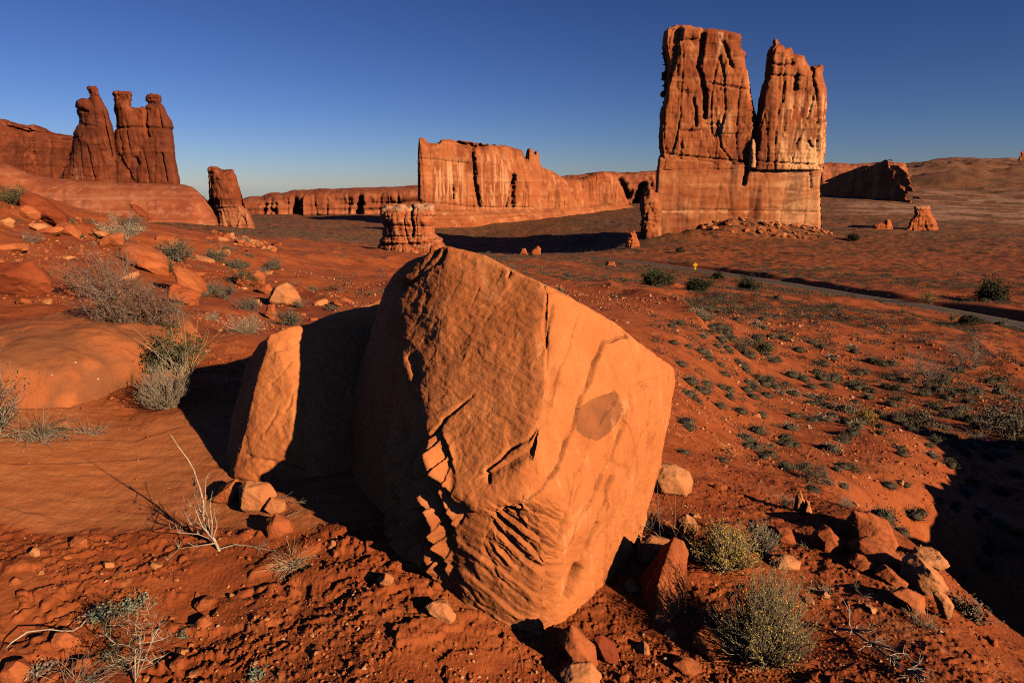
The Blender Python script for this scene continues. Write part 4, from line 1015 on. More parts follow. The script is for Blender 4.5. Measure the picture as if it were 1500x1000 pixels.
# gravel: what nobody could count
def gravel(name, x, y, s, mats, label, seed):
    n = len(x); r = np.random.RandomState(seed)
    oc = np.array([[1, 0, 0], [-1, 0, 0], [0, 1, 0], [0, -1, 0], [0, 0, 1], [0, 0, -1]], float)
    F = np.array([[0, 2, 4], [2, 1, 4], [1, 3, 4], [3, 0, 4], [2, 0, 5], [1, 2, 5], [3, 1, 5], [0, 3, 5]])
    z = terrain(x, y)
    A = oc[None] * r.uniform(0.5, 1.2, (n, 6, 1)) + r.normal(size=(n, 6, 3)) * 0.18
    a = r.uniform(0, 6.28, n); c, si = np.cos(a)[:, None], np.sin(a)[:, None]
    X = A[:, :, 0] * c - A[:, :, 1] * si; Yv = A[:, :, 0] * si + A[:, :, 1] * c
    V = np.stack([X, Yv, A[:, :, 2] * 0.65], 2) * s[:, None, None] + np.stack([x, y, z + s * 0.2], 1)[:, None]
    tris = (F[None] + (np.arange(n) * 6)[:, None, None]).reshape(-1, 3)
    me = mesh_np(name, V.reshape(-1, 3), tris=tris)
    for m in mats: me.materials.append(m)
    mi = np.repeat(r.choice(len(mats), n, p=[0.78, 0.22]), 8)
    me.polygons.foreach_set('material_index', mi.astype(np.int32))
    return tag(put(name, me, None), label, "gravel", kind='stuff')
r_ = np.random.RandomState(3)
def fan_xy(n, r0, r1, t0, t1):
    rr = np.exp(r_.uniform(np.log(r0), np.log(r1), n)); th = r_.uniform(t0, t1, n)
    return rr * np.sin(th), rr * np.cos(th)
x, y = fan_xy(26000, 2.0, 7.0, -0.72, 0.75); k = ((slick(x, y) < 0.3) | (r_.uniform(0, 1, len(x)) < 0.12)) & (fbm(P3(x, y) / 0.5, 3, 0.5, 31) > -0.15 + r_.uniform(-0.3, 0.3, len(x)))
x, y = x[k], y[k]
gravel("gravel", x, y, 0.0028 * np.exp(r_.exponential(0.5, len(x))).clip(1, 5), [RK, M['pebble']], "loose red and pale grit over the soil near the camera", 1)
x, y = fan_xy(30000, 6.0, 45.0, -0.72, 0.75); k = fbm(P3(x, y) / 2.5, 3, 0.5, 33) > 0.0
x, y = x[k], y[k]
gravel("gravel", x, y, np.sqrt(x * x + y * y) * 0.0011 * np.exp(r_.exponential(0.4, len(x))).clip(1, 4), [RK, M['pebble']], "loose grit and pebbles over the slopes farther off", 2)
# ------------------------------------------------------------------ plants
class Grow:
    """collects twigs (three sided tubes) and leaves for one plant, about its own foot"""
    def __init__(s, seed): s.r = random.Random(seed); s.V = []; s.F = []; s.mi = []; s.tips = []
    def tube(s, pts, r0, r1, mi=0, sides=3):
        n = len(pts); b = len(s.V)
        for i, p in enumerate(pts):
            a = pts[max(i - 1, 0)]; c = pts[min(i + 1, n - 1)]
            d = (c - a); d = d.normalized() if d.length > 1e-9 else Vector((0, 0, 1))
            u = d.orthogonal().normalized(); v = d.cross(u)
            rr = r0 + (r1 - r0) * i / max(n - 1, 1)
            for k in range(sides):
                t = 6.2832 * k / sides
                s.V.append(p + (u * math.cos(t) + v * math.sin(t)) * rr)
        for i in range(n - 1):
            for k in range(sides):
                k2 = (k + 1) % sides
                s.F.append((b + i * sides + k, b + i * sides + k2, b + (i + 1) * sides + k2, b + (i + 1) * sides + k)); s.mi.append(mi)
    def leaf(s, p, size, mi, d=None, asp=2.0):
        r = s.r
        d = d or Vector((r.gauss(0, 1), r.gauss(0, 1), r.gauss(0.4, 1)))
        d = d.normalized(); u = d.cross(Vector((r.gauss(0, 1), r.gauss(0, 1), r.gauss(0, 1))))
        u = u.normalized() * size * 0.5 / asp
        b = len(s.V); e = d * size
        s.V += [p - u * 0.4, p + e * 0.5 - u, p + e, p + e * 0.5 + u]
        s.F.append((b, b + 1, b + 2, b + 3)); s.mi.append(mi)
    def branch(s, p, d, L, r0, depth, kids=3, spread=0.6, up=0.15, wob=0.25, mi=0, shrink=0.62, n=4):
        r = s.r; pts = [p]; q = p.copy(); dd = d.normalized()
        for i in range(n):
            dd = (dd + Vector((r.gauss(0, wob), r.gauss(0, wob), r.gauss(up * 0.5, wob * 0.7)))).normalized()
            q = q + dd * (L / n); pts.append(q.copy())
        r1 = r0 * (0.5 if depth > 0 else 0.25)
        s.tube(pts, r0, r1, mi)
        if depth == 0: s.tips.append((pts[-1], dd)); s.tips.append((pts[-2], dd)); return
        for k in range(kids):
            i = r.randint(1, n); c = pts[i]
            nd = (dd + Vector((r.gauss(0, spread), r.gauss(0, spread), r.gauss(up, spread * 0.7)))).normalized()
            s.branch(c, nd, L * shrink * r.uniform(0.7, 1.2), r0 * 0.6, depth - 1, kids, spread, up, wob, mi, shrink, max(2, n - 1))
    def mesh(s, name, mats):
        V = np.array([tuple(v) for v in s.V]); F = s.F
        me = mesh_np(name, V, quads=np.array(F))
        for m in mats: me.materials.append(m)
        me.polygons.foreach_set('material_index', np.array(s.mi, np.int32)); me.update()
        return me
    def take(s):
        """hand over what has been drawn so far and start a new mesh"""
        t = Grow(0); t.V, t.F, t.mi = s.V, s.F, s.mi; s.V, s.F, s.mi = [], [], []
        return t

def rdir(r, lo=0.25, hi=1.0):
    a = r.uniform(0, 6.2832); z = r.uniform(lo, hi); k = math.sqrt(max(0, 1 - z * z))
    return Vector((math.cos(a) * k, math.sin(a) * k, z))

def plant(name, px, py, label, cat, parts, Y=None, group=None, rot=0.0):
    h = hit(px, py) if Y is None else px2w(px, py, Y)
    o = empty(name, h); o.rotation_euler[2] = rot
    tag(o, label, cat, group)
    for pn, me in parts: put(pn, me, None, parent=o)
    return o
def mpp(px, py):
    """metres per photograph pixel on the ground there"""
    h = hit(px, py); return math.sqrt(h[0] ** 2 + h[1] ** 2 + (h[2] - EYE) ** 2) / FPX * 0.93

def bare_shrub(seed, h, w, mats, stems=12, kids=4, depth=2, leaf=0.0, leafn=2, r0=None, up=0.12, lean=Vector((0, 0, 0)), lo=0.35):
    g = Grow(seed); r = g.r
    for i in range(stems):
        d = rdir(r, lo, 0.95); d = Vector((d.x * w / h * 1.0, d.y * w / h * 1.0, d.z)) + lean
        g.branch(Vector((r.gauss(0, w * 0.04), r.gauss(0, w * 0.04), -0.02)), d, h * r.uniform(0.45, 0.7), r0 or h * 0.012, depth, kids, 0.55, up, 0.2)
    tips = g.tips; tw = g.take().mesh("twigs", mats[:1]); parts = [("branches", tw)]
    if leaf:
        for p, d in tips:
            for k in range(leafn): g.leaf(p + Vector((r.gauss(0, leaf), r.gauss(0, leaf), r.gauss(0, leaf))), leaf * r.uniform(0.7, 1.4), 0)
        parts.append(("leaves", g.take().mesh("leaves", mats[1:2])))
    return parts

def tuft(seed, h, w, n, mats, droop=0.5, r0=0.0016, lo=0.2, up=1.0):
    g = Grow(seed); r = g.r
    for i in range(n):
        d = rdir(r, lo, 1.0); L = h * r.uniform(0.5, 1.1)
        p = Vector((r.gauss(0, w * 0.12), r.gauss(0, w * 0.12), -0.01)); pts = [p.copy()]
        dd = Vector((d.x * w / h, d.y * w / h, d.z * up)).normalized()
        for k in range(4):
            p = p + dd * (L / 4); pts.append(p.copy())
            dd = (dd + Vector((r.gauss(0, 0.10), r.gauss(0, 0.10), -droop * 0.25 + r.gauss(0, 0.06)))).normalized()
        g.tube(pts, r0, r0 * 0.35, r.randrange(len(mats)))
    return [("blades", g.mesh("blades", mats))]

def broom(seed, h, w, n, stem_m, tip_m, tipn=3, tip=0.012):
    """a dome of fine upright stems, forked, with flower heads or leaves on the tips"""
    g = Grow(seed); r = g.r; tips = []
    ph = r.uniform(0, 6.28)
    for i in range(n):
        d = rdir(r, 0.12, 1.0); az = math.atan2(d.y, d.x); lop = 1 + 0.16 * math.sin(2 * az + ph) + 0.12 * math.sin(5 * az + 2 * ph) + 0.12 * math.sin(7 * d.z + ph)
        d = Vector((d.x * w / h * 0.5, d.y * w / h * 0.5, d.z * 0.85 + 0.15))
        L = h * d.length * lop * r.uniform(0.66, 1.03); dd = d.normalized()
        p = Vector((r.gauss(0, w * 0.05), r.gauss(0, w * 0.05), 0)); pts = [p.copy()]
        for k in range(4):
            p = p + dd * (L / 4); pts.append(p.copy())
            dd = (dd + Vector((r.gauss(0, 0.09), r.gauss(0, 0.09), 0.07 + r.gauss(0, 0.05)))).normalized()
            if k >= 1:
                for m in range(2):
                    e = (dd + Vector((r.gauss(0, 0.3), r.gauss(0, 0.3), r.gauss(0.1, 0.2)))).normalized(); q = p + e * L * r.uniform(0.10, 0.24)
                    g.tube([p.copy(), (p + q) / 2 + Vector((r.gauss(0, 0.003),) * 3), q], 0.0013, 0.0008, 1); tips.append(q)
        g.tube(pts, 0.0022, 0.0010, 0); tips.append(p)
    parts = [("stems", g.take().mesh("stems", [M['straw_grey'], stem_m]))]
    if tip_m is not None:
        zmax = max(t.z for t in tips)
        for t in tips:
            if t.z < zmax * 0.35 and r.random() < 0.6: continue
            for k in range(tipn): g.leaf(t + Vector((r.gauss(0, tip * .5), r.gauss(0, tip * .5), r.gauss(0, tip * .5))), tip * r.uniform(0.7, 1.3), 0, asp=1.3)
        parts.append(("flower_heads", g.take().mesh("flower_heads", [tip_m])))
    return parts

def joined(parts, name):
    """several part meshes as one mesh, for plants too small to show their parts"""
    bm = bmesh.new(); mats = []
    for pn, me in parts:
        off = len(mats)
        b0 = len(bm.faces); bm.from_mesh(me); bm.faces.ensure_lookup_table()
        for f in bm.faces[b0:]: f.material_index += off
        mats += list(me.materials)
    out = bpy.data.meshes.new(name); bm.to_mesh(out); bm.free()
    for m in mats: out.materials.append(m)
    return out

TW, BK, BL, ST, SG = M['twig'], M['bark'], M['bleached'], M['straw'], M['straw_grey']
# left side, near
m = mpp(208, 514)
plant("desert_shrub", 208, 514, "large bare grey shrub with rusty leaf scraps above the domed rock", "shrub", bare_shrub(1, 98 * m, 44 * m, [BK, M['redleaf']], 26, 5, 3, 0.014, 3, r0=0.012, lo=0.6))
plant("desert_shrub", 150, 440, "straggly grey shrub uphill and left of the large bare shrub", "shrub", bare_shrub(2, 62 * mpp(150, 440), 40 * mpp(150, 440), [BK, M['redleaf']], 12, 4, 3, 0.022, 2, r0=0.012))
m = mpp(262, 548)
g_ = tuft(3, 88 * m, 70 * m, 40, [ST, SG], 0.15, 0.004, 0.6)
plant("dry_grass", 268, 548, "tall straw coloured stalks standing behind the grey tuft", "grass", g_)
plant("desert_shrub", 255, 545, "low dark green bush among tall straw stalks", "shrub", bare_shrub(4, 60 * m, 75 * m, [BK, M['green']], 14, 4, 2, 0.030, 4, r0=0.006))
m = mpp(245, 598)
plant("dry_grass", 245, 597, "dense pale grey tuft at the edge of the boulder's shadow", "grass", broom(5, 62 * m, 88 * m, 260, M['straw_grey'], None))
m = mpp(60, 648)
plant("dry_grass", 58, 640, "spreading greyish grass tuft in front of the domed rock", "grass", tuft(6, 62 * m, 95 * m, 190, [SG, TW, M['olive']], 1.1, 0.0022, 0.15))
plant("dry_grass", 132, 634, "small twiggy tuft right of the spreading grass tuft", "grass", tuft(7, 26 * mpp(132, 634), 42 * mpp(132, 634), 60, [SG, TW], 0.4, 0.002, 0.2))
plant("desert_shrub", -14, 640, "leafless branches reaching in from the left edge before the domed rock", "shrub", bare_shrub(8, 100 * mpp(0, 640), 70 * mpp(0, 640), [TW, M['green']], 10, 4, 2, 0.02, 1, r0=0.006))

# the dead plant with its long stem
def at_px(pts, Y, dy=None):
    o = [px2w(a, b, Y + (dy[i] if dy else 0)) for i, (a, b) in enumerate(pts)]
    return [Vector(p) for p in o]
h = hit(322, 806); Y0 = h[1]
g = Grow(9); r = g.r; H = Vector(h)
def rel(L): return [p - H for p in L]
g.tube(rel(at_px([(324,812),(314,790),(304,778),(298,758),(298,735),(293,715),(287,698),(284,688),(275,672),(262,655),(250,636)], Y0, [0,.01,.02,.03,.02,.0,-.03,-.05,-.06,-.05,-.03])), 0.0085, 0.0018, 0, 5)
for pts in ([(314,792),(300,775),(285,765),(270,752),(264,745)], [(312,790),(290,782),(262,780),(250,775)], [(316,795),(285,800),(262,803),(245,820)], [(308,785),(305,760),(300,745),(302,700)],
            [(300,760),(292,745),(288,730)], [(310,786),(311,765),(308,745),(309,730)], [(305,780),(283,772),(275,760),(272,748)], [(298,758),(290,746),(280,742)], [(287,698),(284,712),(285,730)], [(306,780),(296,770),(288,750),(285,740)], [(312,788),(318,770),(314,752)]):
    n = len(pts); dy = [i * r.uniform(-0.06, 0.06) for i in range(n)]
    L = rel(at_px(pts, Y0, dy)); g.tube(L, 0.004, 0.0014, 0, 4)
    for q in L[1:]:
        for k in range(3):
            e = q + Vector((r.gauss(0, .02), r.gauss(0, .02), r.gauss(.025, .02))); g.tube([q, e], 0.0018, 0.0008, 0)
o = empty("dead_plant", h); tag(o, "dead leafless plant with one long pale stem, left of the boulders", "dead plant"); put("stem", g.mesh("stem", [BL]), None, parent=o)
def lying(name, pts, Y_lift, r0, r1, label, cat, twigs=0, mat=BL, seed=1, sides=5):
    W = [hit(a, b) for a, b in pts]; base = Vector(W[0]); g = Grow(seed); r = g.r
    L = [Vector(w) + Vector((0, 0, Y_lift[i] if isinstance(Y_lift, (list, tuple)) else Y_lift)) - base for i, w in enumerate(W)]
    g.tube(L, r0, r1, 0, sides)
    for k in range(twigs):
        i = r.randrange(1, len(L)); q = L[i]; d = (L[i] - L[i - 1]).normalized()
        d = (d + Vector((r.gauss(0, .5), r.gauss(0, .5), r.gauss(.15, .2)))).normalized()
        g.branch(q, d, (L[-1] - L[0]).length * r.uniform(.15, .35), r0 * 0.5, 1, 3, .4, 0.02, .15)
    o = empty(name, base); tag(o, label, cat); put("branch", g.mesh("branch", [mat]), None, parent=o); return o
lying("fallen_twig", [(322,806),(345,800),(370,803),(394,808)], 0.012, 0.004, 0.002, "thin bleached twigs lying right of the dead plant's foot", "twig", 5, BL, 11)
lying("fallen_twig", [(402,735),(415,738),(432,744),(440,752)], [0.03, 0.05, 0.04, 0.02], 0.003, 0.0015, "pale twigs strewn over the broken flagstone", "twig", 8, BL, 12)
m = mpp(425, 820)
plant("dry_grass", 425, 822, "flattened pale straw clump on the soil left of the boulder", "grass", tuft(13, 36 * m, 62 * m, 170, [ST, BL], 0.7, 0.0016, 0.05))
# curled stem
W = [hit(a, b) for a, b in ((-8,975),(20,955),(45,946),(75,938),(95,938),(110,938))]
base = Vector(W[0]); g = Grow(14)
L = [Vector(w) + Vector((0, 0, z)) for w, z in zip(W, (.02,.05,.07,.06,.05,.05))]
e = L[-1]; L += [e + Vector((.022, .02, .01)), e + Vector((.03, .045, .02)), e + Vector((.018, .062, .03)), e + Vector((-.005, .055, .03)), e + Vector((-.02, .04, .025))]
g.tube([p - base for p in L], 0.0038, 0.0022, 0, 5)
o = empty("dry_stem", base); tag(o, "pale dry stem curling into a hook near the bottom left corner", "stem"); put("stem", g.mesh("stem", [BL]), None, parent=o)
# sprawling pale shrub at the bottom
m = mpp(200, 985)
g = Grow(15); r = g.r; H = Vector(hit(198, 998))
for pts in ([(198,998),(198,960),(200,935),(198,915),(205,900)], [(198,998),(212,965),(222,940),(232,920)], [(198,985),(178,965),(160,955)], [(198,990),(180,975),(168,972)], [(200,960),(190,945),(170,942),(155,930)], [(205,980),(225,972),(240,960)], [(198,915),(188,905),(170,915)], [(200,935),(215,915),(210,895)], [(222,940),(240,935)], [(200,990),(206,955),(204,930)]):
    L = rel(at_px(pts, H.y, [i * r.uniform(-.05, .08) for i in range(len(pts))]))
    g.tube(L, 0.003, 0.0012, 0, 4)
    for q in L[1:]:
        for k in range(4):
            d = Vector((r.gauss(0, 1), r.gauss(0, 1), r.gauss(.4, .6))).normalized(); g.branch(q, d, r.uniform(.03, .08), .0018, 1, 2, .6, .1, .3, 0, .6, 3)
tips = g.tips; br = g.take().mesh("branches", [BL])
for p, d in tips:
    if p.x < 0.01 and r.random() < .7:
        for k in range(4): g.leaf(p + Vector((r.gauss(0, .012), r.gauss(0, .012), r.gauss(0, .012))), .012, 0)
o = empty("desert_shrub", H); tag(o, "sprawling shrub of pale crooked twigs and green leaflets at the bottom left", "shrub"); put("branches", br, None, parent=o); put("leaves", g.mesh("leaves", [M['green']]), None, parent=o)
def leafy(px, py, w, h, label, mat, seed, n=70):
    m = mpp(px, py); return plant("small_plant", px, py, label, "plant", bare_shrub(seed, h * m, w * m, [TW, mat], 14, 4, 1, w * m * 0.13, 5, r0=0.002, lo=0.2))
leafy(152, 906, 32, 24, "silvery leafed plant left of the sprawling shrub", M['silver'], 16)
leafy(196, 888, 28, 20, "silvery leafed plant behind the sprawling shrub", M['silver'], 17)
leafy(269, 928, 20, 15, "tiny silvery plant beside the ridged red stone", M['silver'], 18)
leafy(378, 986, 30, 14, "tiny silvery plant at the bottom, right of a pale stone flake", M['silver'], 19)
m = mpp(100, 995)
plant("dry_grass", 112, 998, "flattened grey dry grass at the bottom left", "grass", tuft(20, 52 * m, 110 * m, 130, [SG, TW], 0.5, 0.0016, 0.08))
leafy(60, 985, 30, 18, "low grey plant behind the bottom left rocks", TW, 21)

# right side, near
m = mpp(1118, 970)
plant("rabbitbrush", 1118, 962, "big round olive bush with yellow tips at the lower right", "bush", broom(22, 104 * m, 132 * m, 640, M['olive'], M['yellow'], 1, 0.007))
m = mpp(1065, 838)
plant("rabbitbrush", 1062, 832, "yellow topped bush with pale stems beyond the big round bush", "bush", broom(23, 60 * m, 92 * m, 330, SG, M['yellow'], 3, 0.008))
m = mpp(1112, 812)
plant("desert_shrub", 1112, 808, "small grey bush touching the yellow topped bush", "shrub", broom(24, 42 * m, 54 * m, 180, SG, M['silver'], 1, 0.006))
lying("dead_branch", [(1226,926),(1245,935),(1270,950),(1300,968),(1325,985)], [0.02, 0.05, 0.04, 0.03, 0.02], 0.008, 0.003, "bleached dead branch with many twigs lying on the ridge", "dead branch", 34, BL, 25)
lying("dead_branch", [(1225,862),(1245,870),(1262,878)], [0.03, 0.05, 0.03], 0.004, 0.002, "smaller grey dead branch uphill of the bleached one", "dead branch", 22, TW, 26)
for i, (px, py, w, hh, lab) in enumerate(((1205,868,40,22,"grey twiggy tuft on the ridge soil left of the small dead branch"), (1322,880,34,26,"pale grass tuft under the banded block"), (1350,915,36,26,"pale grass tuft below the hanging rock"), (1180,800,18,14,"tiny tuft beside the hunched red rock"),
                                          (955,775,40,44,"dry grass tuft at the huge boulder's right side"), (1000,812,30,26,"dry tuft behind the pointed red rock"), (1412,845,14,18,"dry twig tuft in the gully behind the flat topped block"))):
    m = mpp(px, py); plant("dry_grass", px, py, lab, "grass", tuft(30 + i, hh * m, w * m, 90, [SG, ST, TW], 0.4, 0.0017, 0.2))
m = mpp(985, 800)
plant("dry_grass", 990, 800, "tall thin straw stalks leaning out beside the boulder's right flank", "grass", tuft(40, 110 * m, 110 * m, 16, [ST, BL], 0.25, 0.0022, 0.45))
for i, (px, py, w, hh, lab) in enumerate(((1470,810,56,40,"bare grey shrub standing in the shaded gully"), (1420,905,30,30,"small pale shrub deep in the gully"), (1340,838,20,16,"shrub in shade behind the flat topped block"), (1440,830,30,20,"low shrub on the gully floor left of the bare grey one"))):
    m = mpp(px, py); plant("desert_shrub", px, py, lab, "shrub", bare_shrub(50 + i, hh * m, w * m, [TW, M['sage']], 12, 4, 2, 0.02, 1, r0=0.006))

# the slopes: bushes that can be told apart
def bush(px, py, w, hh, label, kind, seed, name="desert_shrub", cat="bush"):
    m = mpp(px, py); H, Wd = hh * m, w * m
    if kind == 'bare': parts = bare_shrub(seed, H, Wd * 0.8, [TW, M['sage']], 14, 4, 3, 0.0, 0, r0=H * 0.014)
    elif kind == 'grey': parts = bare_shrub(seed, H, Wd * 0.8, [TW, M['sage']], 16, 4, 2, Wd * 0.045, 4, r0=H * 0.014)
    elif kind == 'straw': parts = bare_shrub(seed, H, Wd * 0.8, [SG, M['straw_grey']], 18, 5, 2, Wd * 0.02, 3, r0=H * 0.010)
    elif kind == 'dark': parts = bare_shrub(seed, H, Wd * 0.85, [BK, M['juniper']], 16, 5, 2, Wd * 0.06, 6, r0=H * 0.02)
    elif kind == 'green': parts = bare_shrub(seed, H, Wd * 0.8, [BK, M['green']], 14, 4, 2, Wd * 0.06, 4, r0=H * 0.015)
    elif kind == 'yellow': parts = bare_shrub(seed, H, Wd * 0.6, [BK, M['autumn']], 12, 4, 2, Wd * 0.07, 4, r0=H * 0.02)
    return plant(name, px, py, label, cat, parts)
BUSH = [
 (175,352,70,34,"wide straw grey bush behind the lens shaped slab",'straw'), (192,346,34,30,"grey bush right of the wide straw grey one",'grey'),
 (262,384,58,34,"grey bush behind the long thick slab",'grey'), (250,398,20,14,"small dark green bush at the long slab's lower end",'green'),
 (318,382,40,18,"low grey bush on the red slope above the narrow slab",'grey'), (340,392,34,16,"low grey bush above the orange boulder",'grey'),
 (360,418,30,30,"upright green bush in front of the orange boulder",'green'), (331,438,30,26,"grey bush right of the cracked outcrop",'grey'),
 (365,455,30,24,"grey bush uphill of the flat straw grey bush",'grey'), (365,488,52,36,"broad straw grey bush above the wedge boulder",'straw'),
 (425,476,42,30,"round dark grey bush just above the wedge boulder",'grey'), (486,455,22,12,"small bush near the wedge boulder's top",'grey'),
 (50,356,30,18,"thin grey shrub below the orange slabs",'bare'), (20,300,28,24,"dark green shrub at the left edge",'green'), (80,328,22,14,"grey bush behind the pale block",'grey'),
 (278,446,14,12,"small green plant on bare soil below the outcrop",'green'), (312,470,16,18,"thin straw plant on bare soil",'straw'), (385,405,14,16,"thin grey bush between two orange rocks",'bare'), (405,395,26,18,"grey bush on the red slope right of the orange boulder",'grey'), (440,450,20,14,"low bush right of the tan boulder",'grey'),
 (962,419,46,26,"dark juniper near the road, left of three",'dark'), (1020,427,40,22,"dark juniper below the yellow sign",'dark'), (1095,426,28,18,"dark juniper right of the yellow sign, touching the road's near side",'dark'),
 (1115,517,36,20,"bright green bush on the red rise",'green'), (1086,517,34,24,"yellow green bush left of the bright green one",'grey'),
 (1352,562,66,42,"big bare grey bush in the middle of the right scrub",'bare'), (1422,540,64,40,"bare crooked shrub tree on the right scrub",'bare'),
 (1345,627,60,28,"wide dark bush at the edge of the shaded gully",'grey'), (1480,645,66,46,"large dark shrub at the right edge",'grey'), (1440,655,44,26,"grey bush left of the large dark shrub",'bare'),
 (1455,440,38,22,"dark juniper beyond the road at the right",'dark'), (1362,447,13,18,"yellow autumn bush on the road's far bank",'yellow'), (1394,471,10,13,"small yellow bush on the road's near side",'yellow'), (1418,474,26,12,"dark green bush beside the road's near side",'dark'),
 (1265,620,30,20,"yellowish bush at the foot of the red slope",'yellow'), (1050,408,24,10,"dark bush between the sign and the road",'dark'), (995,370,12,8,"dark dot of a bush on the slope below the tower",'dark'), (1248,352,20,10,"dark bush on the plain right of the tower",'dark'),
 (1195,705,40,26,"oval grey bush on the lower right slope",'grey'), (1240,742,26,20,"straw grey bush below the oval one",'straw'), (1250,690,22,16,"round dark bush on the bare slope",'grey'), (1150,742,20,22,"straw bush beside the two upright stones",'straw'),
 (1300,780,24,14,"small bush on the slope behind the ridge rocks",'straw'),
]
for i, b in enumerate(BUSH): bush(*b, seed=200 + i)

# sagebrush by the hundred: the largest in view one by one, the rest as ground cover
def sage_mesh(seed, mat, lo=False):
    g = Grow(seed); r = g.r
    for i in range(7 if lo else 16):
        d = rdir(r, 0.2, 0.95); g.branch(Vector((r.gauss(0, .05), r.gauss(0, .05), 0)), d, r.uniform(.28, .42), .012, 0 if lo else 1, 3, .5, .1, .2, 0, .6, 3)
    if not lo:
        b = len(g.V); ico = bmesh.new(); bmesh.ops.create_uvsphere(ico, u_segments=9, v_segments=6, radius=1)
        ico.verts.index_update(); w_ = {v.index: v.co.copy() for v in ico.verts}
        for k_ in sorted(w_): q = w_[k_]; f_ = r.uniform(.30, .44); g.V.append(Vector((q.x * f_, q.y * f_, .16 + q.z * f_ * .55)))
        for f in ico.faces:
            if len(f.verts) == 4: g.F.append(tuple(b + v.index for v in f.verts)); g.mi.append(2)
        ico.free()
    for i in range(70 if lo else 620):
        d = rdir(r, -0.1, 1.0); k = r.uniform(.55, 1.0) * (1 + .25 * math.sin(3 * math.atan2(d.y, d.x) + seed)); p = Vector((d.x * .5 * k, d.y * .5 * k, max(.02, d.z * .52 * k)))
        g.leaf(p, (.13 if lo else .062) * r.uniform(.7, 1.3), 1, asp=1.7, d=d + Vector((r.gauss(0, .5), r.gauss(0, .5), r.gauss(.3, .4))))
    return g.mesh("sagebrush", [TW, mat, M['sage_dark']])
SAGE = [sage_mesh(300 + i, (M['sage'], M['sage_dark'], M['sage'], M['straw_grey'], M['sage_dark'], M['sage'])[i]) for i in range(6)]
SAGE_LO = [sage_mesh(400 + i, (M['sage'], M['sage_dark'], M['sage_dark'])[i], True) for i in range(3)]
def sage_spots():
    out = []
    R = np.random.RandomState(11)
    def add(n, r0, r1, t0, t1, s0, s1, keep, p=2.0):
        rr = (R.uniform(r0 ** p, r1 ** p, n)) ** (1 / p); th = R.uniform(t0, t1, n); x, y = rr * np.sin(th), rr * np.cos(th)
        rd, _ = line_dist(x, y, ROAD); k = (rd > 5.5) & keep(x, y, rr, th, R.uniform(0, 1, n))
        s = s0 + (s1 - s0) * R.uniform(0, 1, n) ** 1.7; out.append(np.stack([x, y, s], 1)[k])
    patch = lambda x, y, k, s: fbm(P3(x, y) / k, 3, 0.5, s)
    # the near right slope, sparse; the scrubby flat to the right, dense; the rise in the middle, thin
    add(800, 5.0, 18, 0.22, 0.72, 0.12, 0.34, lambda x, y, r, t, u: u < 0.28 + 0.5 * sstep(9, 16, r))
    add(6500, 15, 75, 0.28, 0.76, 0.14, 0.60, lambda x, y, r, t, u: u < 0.25 + 0.75 * sstep(-0.15, 0.2, patch(x, y, 12, 41) + (t - 0.45) * 1.2))
    add(2000, 22, 75, 0.02, 0.34, 0.22, 0.7, lambda x, y, r, t, u: u < 0.12 + 0.8 * sstep(0.0, 0.25, patch(x, y, 14, 42)))
    add(7500, 70, 215, -0.06, 0.76, 0.5, 1.4, lambda x, y, r, t, u: u < 0.2 + 0.8 * sstep(-0.15, 0.2, patch(x, y, 30, 43)))
    add(6500, 200, 520, -0.42, 0.76, 0.7, 2.0, lambda x, y, r, t, u: u < 0.25 + 0.75 * sstep(-0.15, 0.2, patch(x, y, 60, 44)))
    add(420, 20, 130, -0.46, -0.10, 0.3, 1.0, lambda x, y, r, t, u: u < 0.25 + 0.75 * sstep(0.0, 0.25, patch(x, y, 16, 45)))
    add(110, 9, 60, -0.70, -0.40, 0.25, 0.7, lambda x, y, r, t, u: u < 0.6)
    add(260, 60, 300, -0.72, -0.40, 0.6, 1.6, lambda x, y, r, t, u: u < 0.6)
    return np.concatenate(out)
S = sage_spots(); S = S[[not near_boulder(a[0], a[1]) for a in S]]
Sz = terrain(S[:, 0], S[:, 1]); su, sv = w2px(np.stack([S[:, 0], S[:, 1], Sz], 1))
dist = np.hypot(S[:, 0], S[:, 1]); app = S[:, 2] / dist
inside = (su > -10) & (su < 1510) & (sv > 280) & (sv < 1000) & ~((su > 480) & (su < 975) & (sv > 390)) & ~((su > 300) & (su < 560) & (sv > 470))
order = np.argsort(-np.where(inside, app, 0)); top = set(order[:285].tolist())
R = random.Random(17)
rest = []
for i in range(len(S)):
    if i not in top: rest.append(i); continue
    x, y, s = S[i]
    if su[i] < 560: lab, grp = "sagebrush clump dotted over the red slope left of the boulders", "sagebrush on the left slope"
    elif dist[i] < 16: lab, grp = "grey sagebrush clump on the bare red slope below the ridge", "sagebrush on the near right slope"
    else: lab, grp = "grey sagebrush clump in the thick scrub right of the huge boulder", "sagebrush in the right scrub"
    o = put("sagebrush", SAGE[R.randrange(6)], None, (x, y, float(Sz[i]) - 0.03 * s)); o.scale = (s, s * R.uniform(.8, 1.2), s * R.uniform(.7, 1.05)); o.rotation_euler[2] = R.uniform(0, 6.28)
    tag(o, lab, "sagebrush", grp)
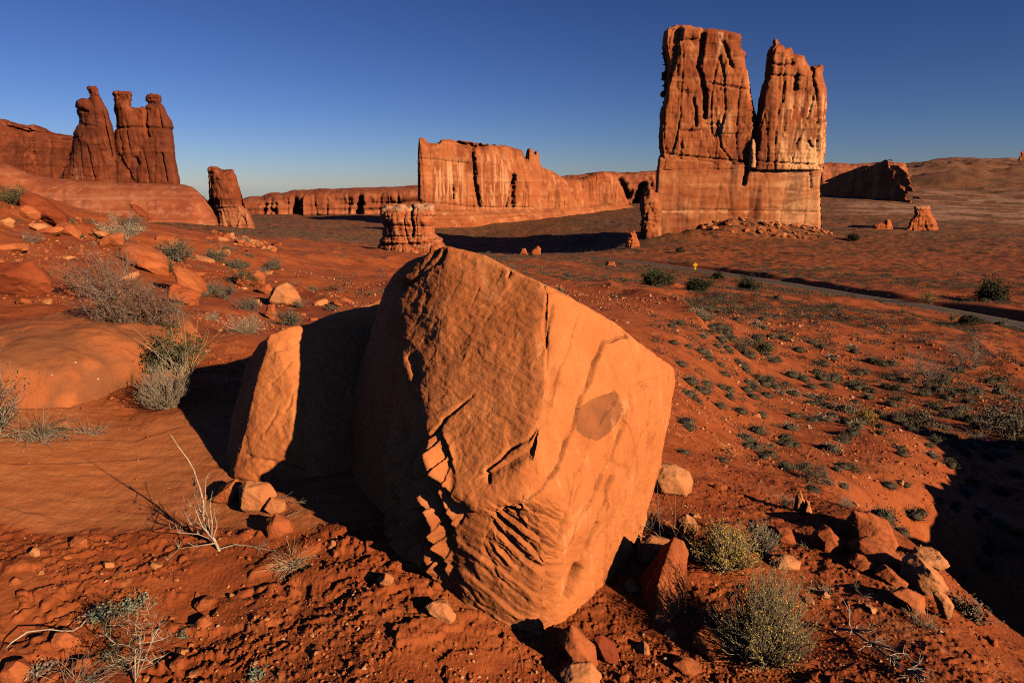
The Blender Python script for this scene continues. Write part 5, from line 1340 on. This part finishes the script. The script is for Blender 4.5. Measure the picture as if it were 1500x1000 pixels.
def cover(name, ids, protos, label):
    RR_ = np.random.RandomState(23); VV, FF, MM, off = [], [], [], 0
    pr = []
    for me in protos:
        f = np.empty(len(me.loops), np.int32); me.loops.foreach_get('vertex_index', f); mi = np.empty(len(me.polygons), np.int32); me.polygons.foreach_get('material_index', mi); pr.append((coords(me), f.reshape(-1, 4), mi))
    for i in ids:
        k = RR_.randint(len(pr)); V, F, mi = pr[k]; a = RR_.uniform(0, 6.28); c, s_ = math.cos(a), math.sin(a); sc = S[i, 2]
        VV.append(np.stack([(V[:, 0] * c - V[:, 1] * s_) * sc + S[i, 0], (V[:, 0] * s_ + V[:, 1] * c) * sc + S[i, 1], V[:, 2] * sc * RR_.uniform(.7, 1.1) + Sz[i] - .03 * sc], 1))
        FF.append(F + off); MM.append(np.where(mi == 0, 0, k + 1)); off += len(V)
    me = mesh_np(name, np.concatenate(VV), quads=np.concatenate(FF))
    for m in [TW] + [p.materials[1] for p in protos]: me.materials.append(m)
    me.polygons.foreach_set('material_index', np.concatenate(MM).astype(np.int32)); me.update()
    return tag(put(name, me, None), label, "ground cover", kind='stuff')
cover("scrub", rest, SAGE_LO, "sparse grey green scrub covering the plain and far slopes")

# ------------------------------------------------------------------ the road sign
sx, sy, sz = hit(1018, 399)
o = empty("road_sign", (sx, sy, sz)); tag(o, "yellow diamond road sign on a post at the road's far edge", "road sign"); o.rotation_euler[2] = -0.25
def boxm(name, x0, x1, y0, y1, z0, z1, rot=None):
    bm = bmesh.new(); bmesh.ops.create_cube(bm, size=1)
    bmesh.ops.scale(bm, vec=(x1 - x0, y1 - y0, z1 - z0), verts=bm.verts)
    if rot: bmesh.ops.rotate(bm, verts=bm.verts, matrix=Matrix.Rotation(rot, 3, 'Y'))
    bmesh.ops.translate(bm, vec=((x0 + x1) / 2, (y0 + y1) / 2, (z0 + z1) / 2), verts=bm.verts)
    bmesh.ops.bevel(bm, geom=bm.edges, offset=min(x1 - x0, y1 - y0, z1 - z0) * 0.2, segments=1)
    me = bpy.data.meshes.new(name); bm.to_mesh(me); bm.free(); return me
put("post", boxm("post", -.04, .04, -.03, .03, -.3, 2.7), M['steel'], parent=o)
put("sign_panel", boxm("panel", -.5, .5, -.055, -.033, 1.75, 2.75, math.pi / 4), M['sign'], parent=o)
put("speed_panel", boxm("plate", -.3, .3, -.055, -.033, .9, 1.5), M['sign'], parent=o)
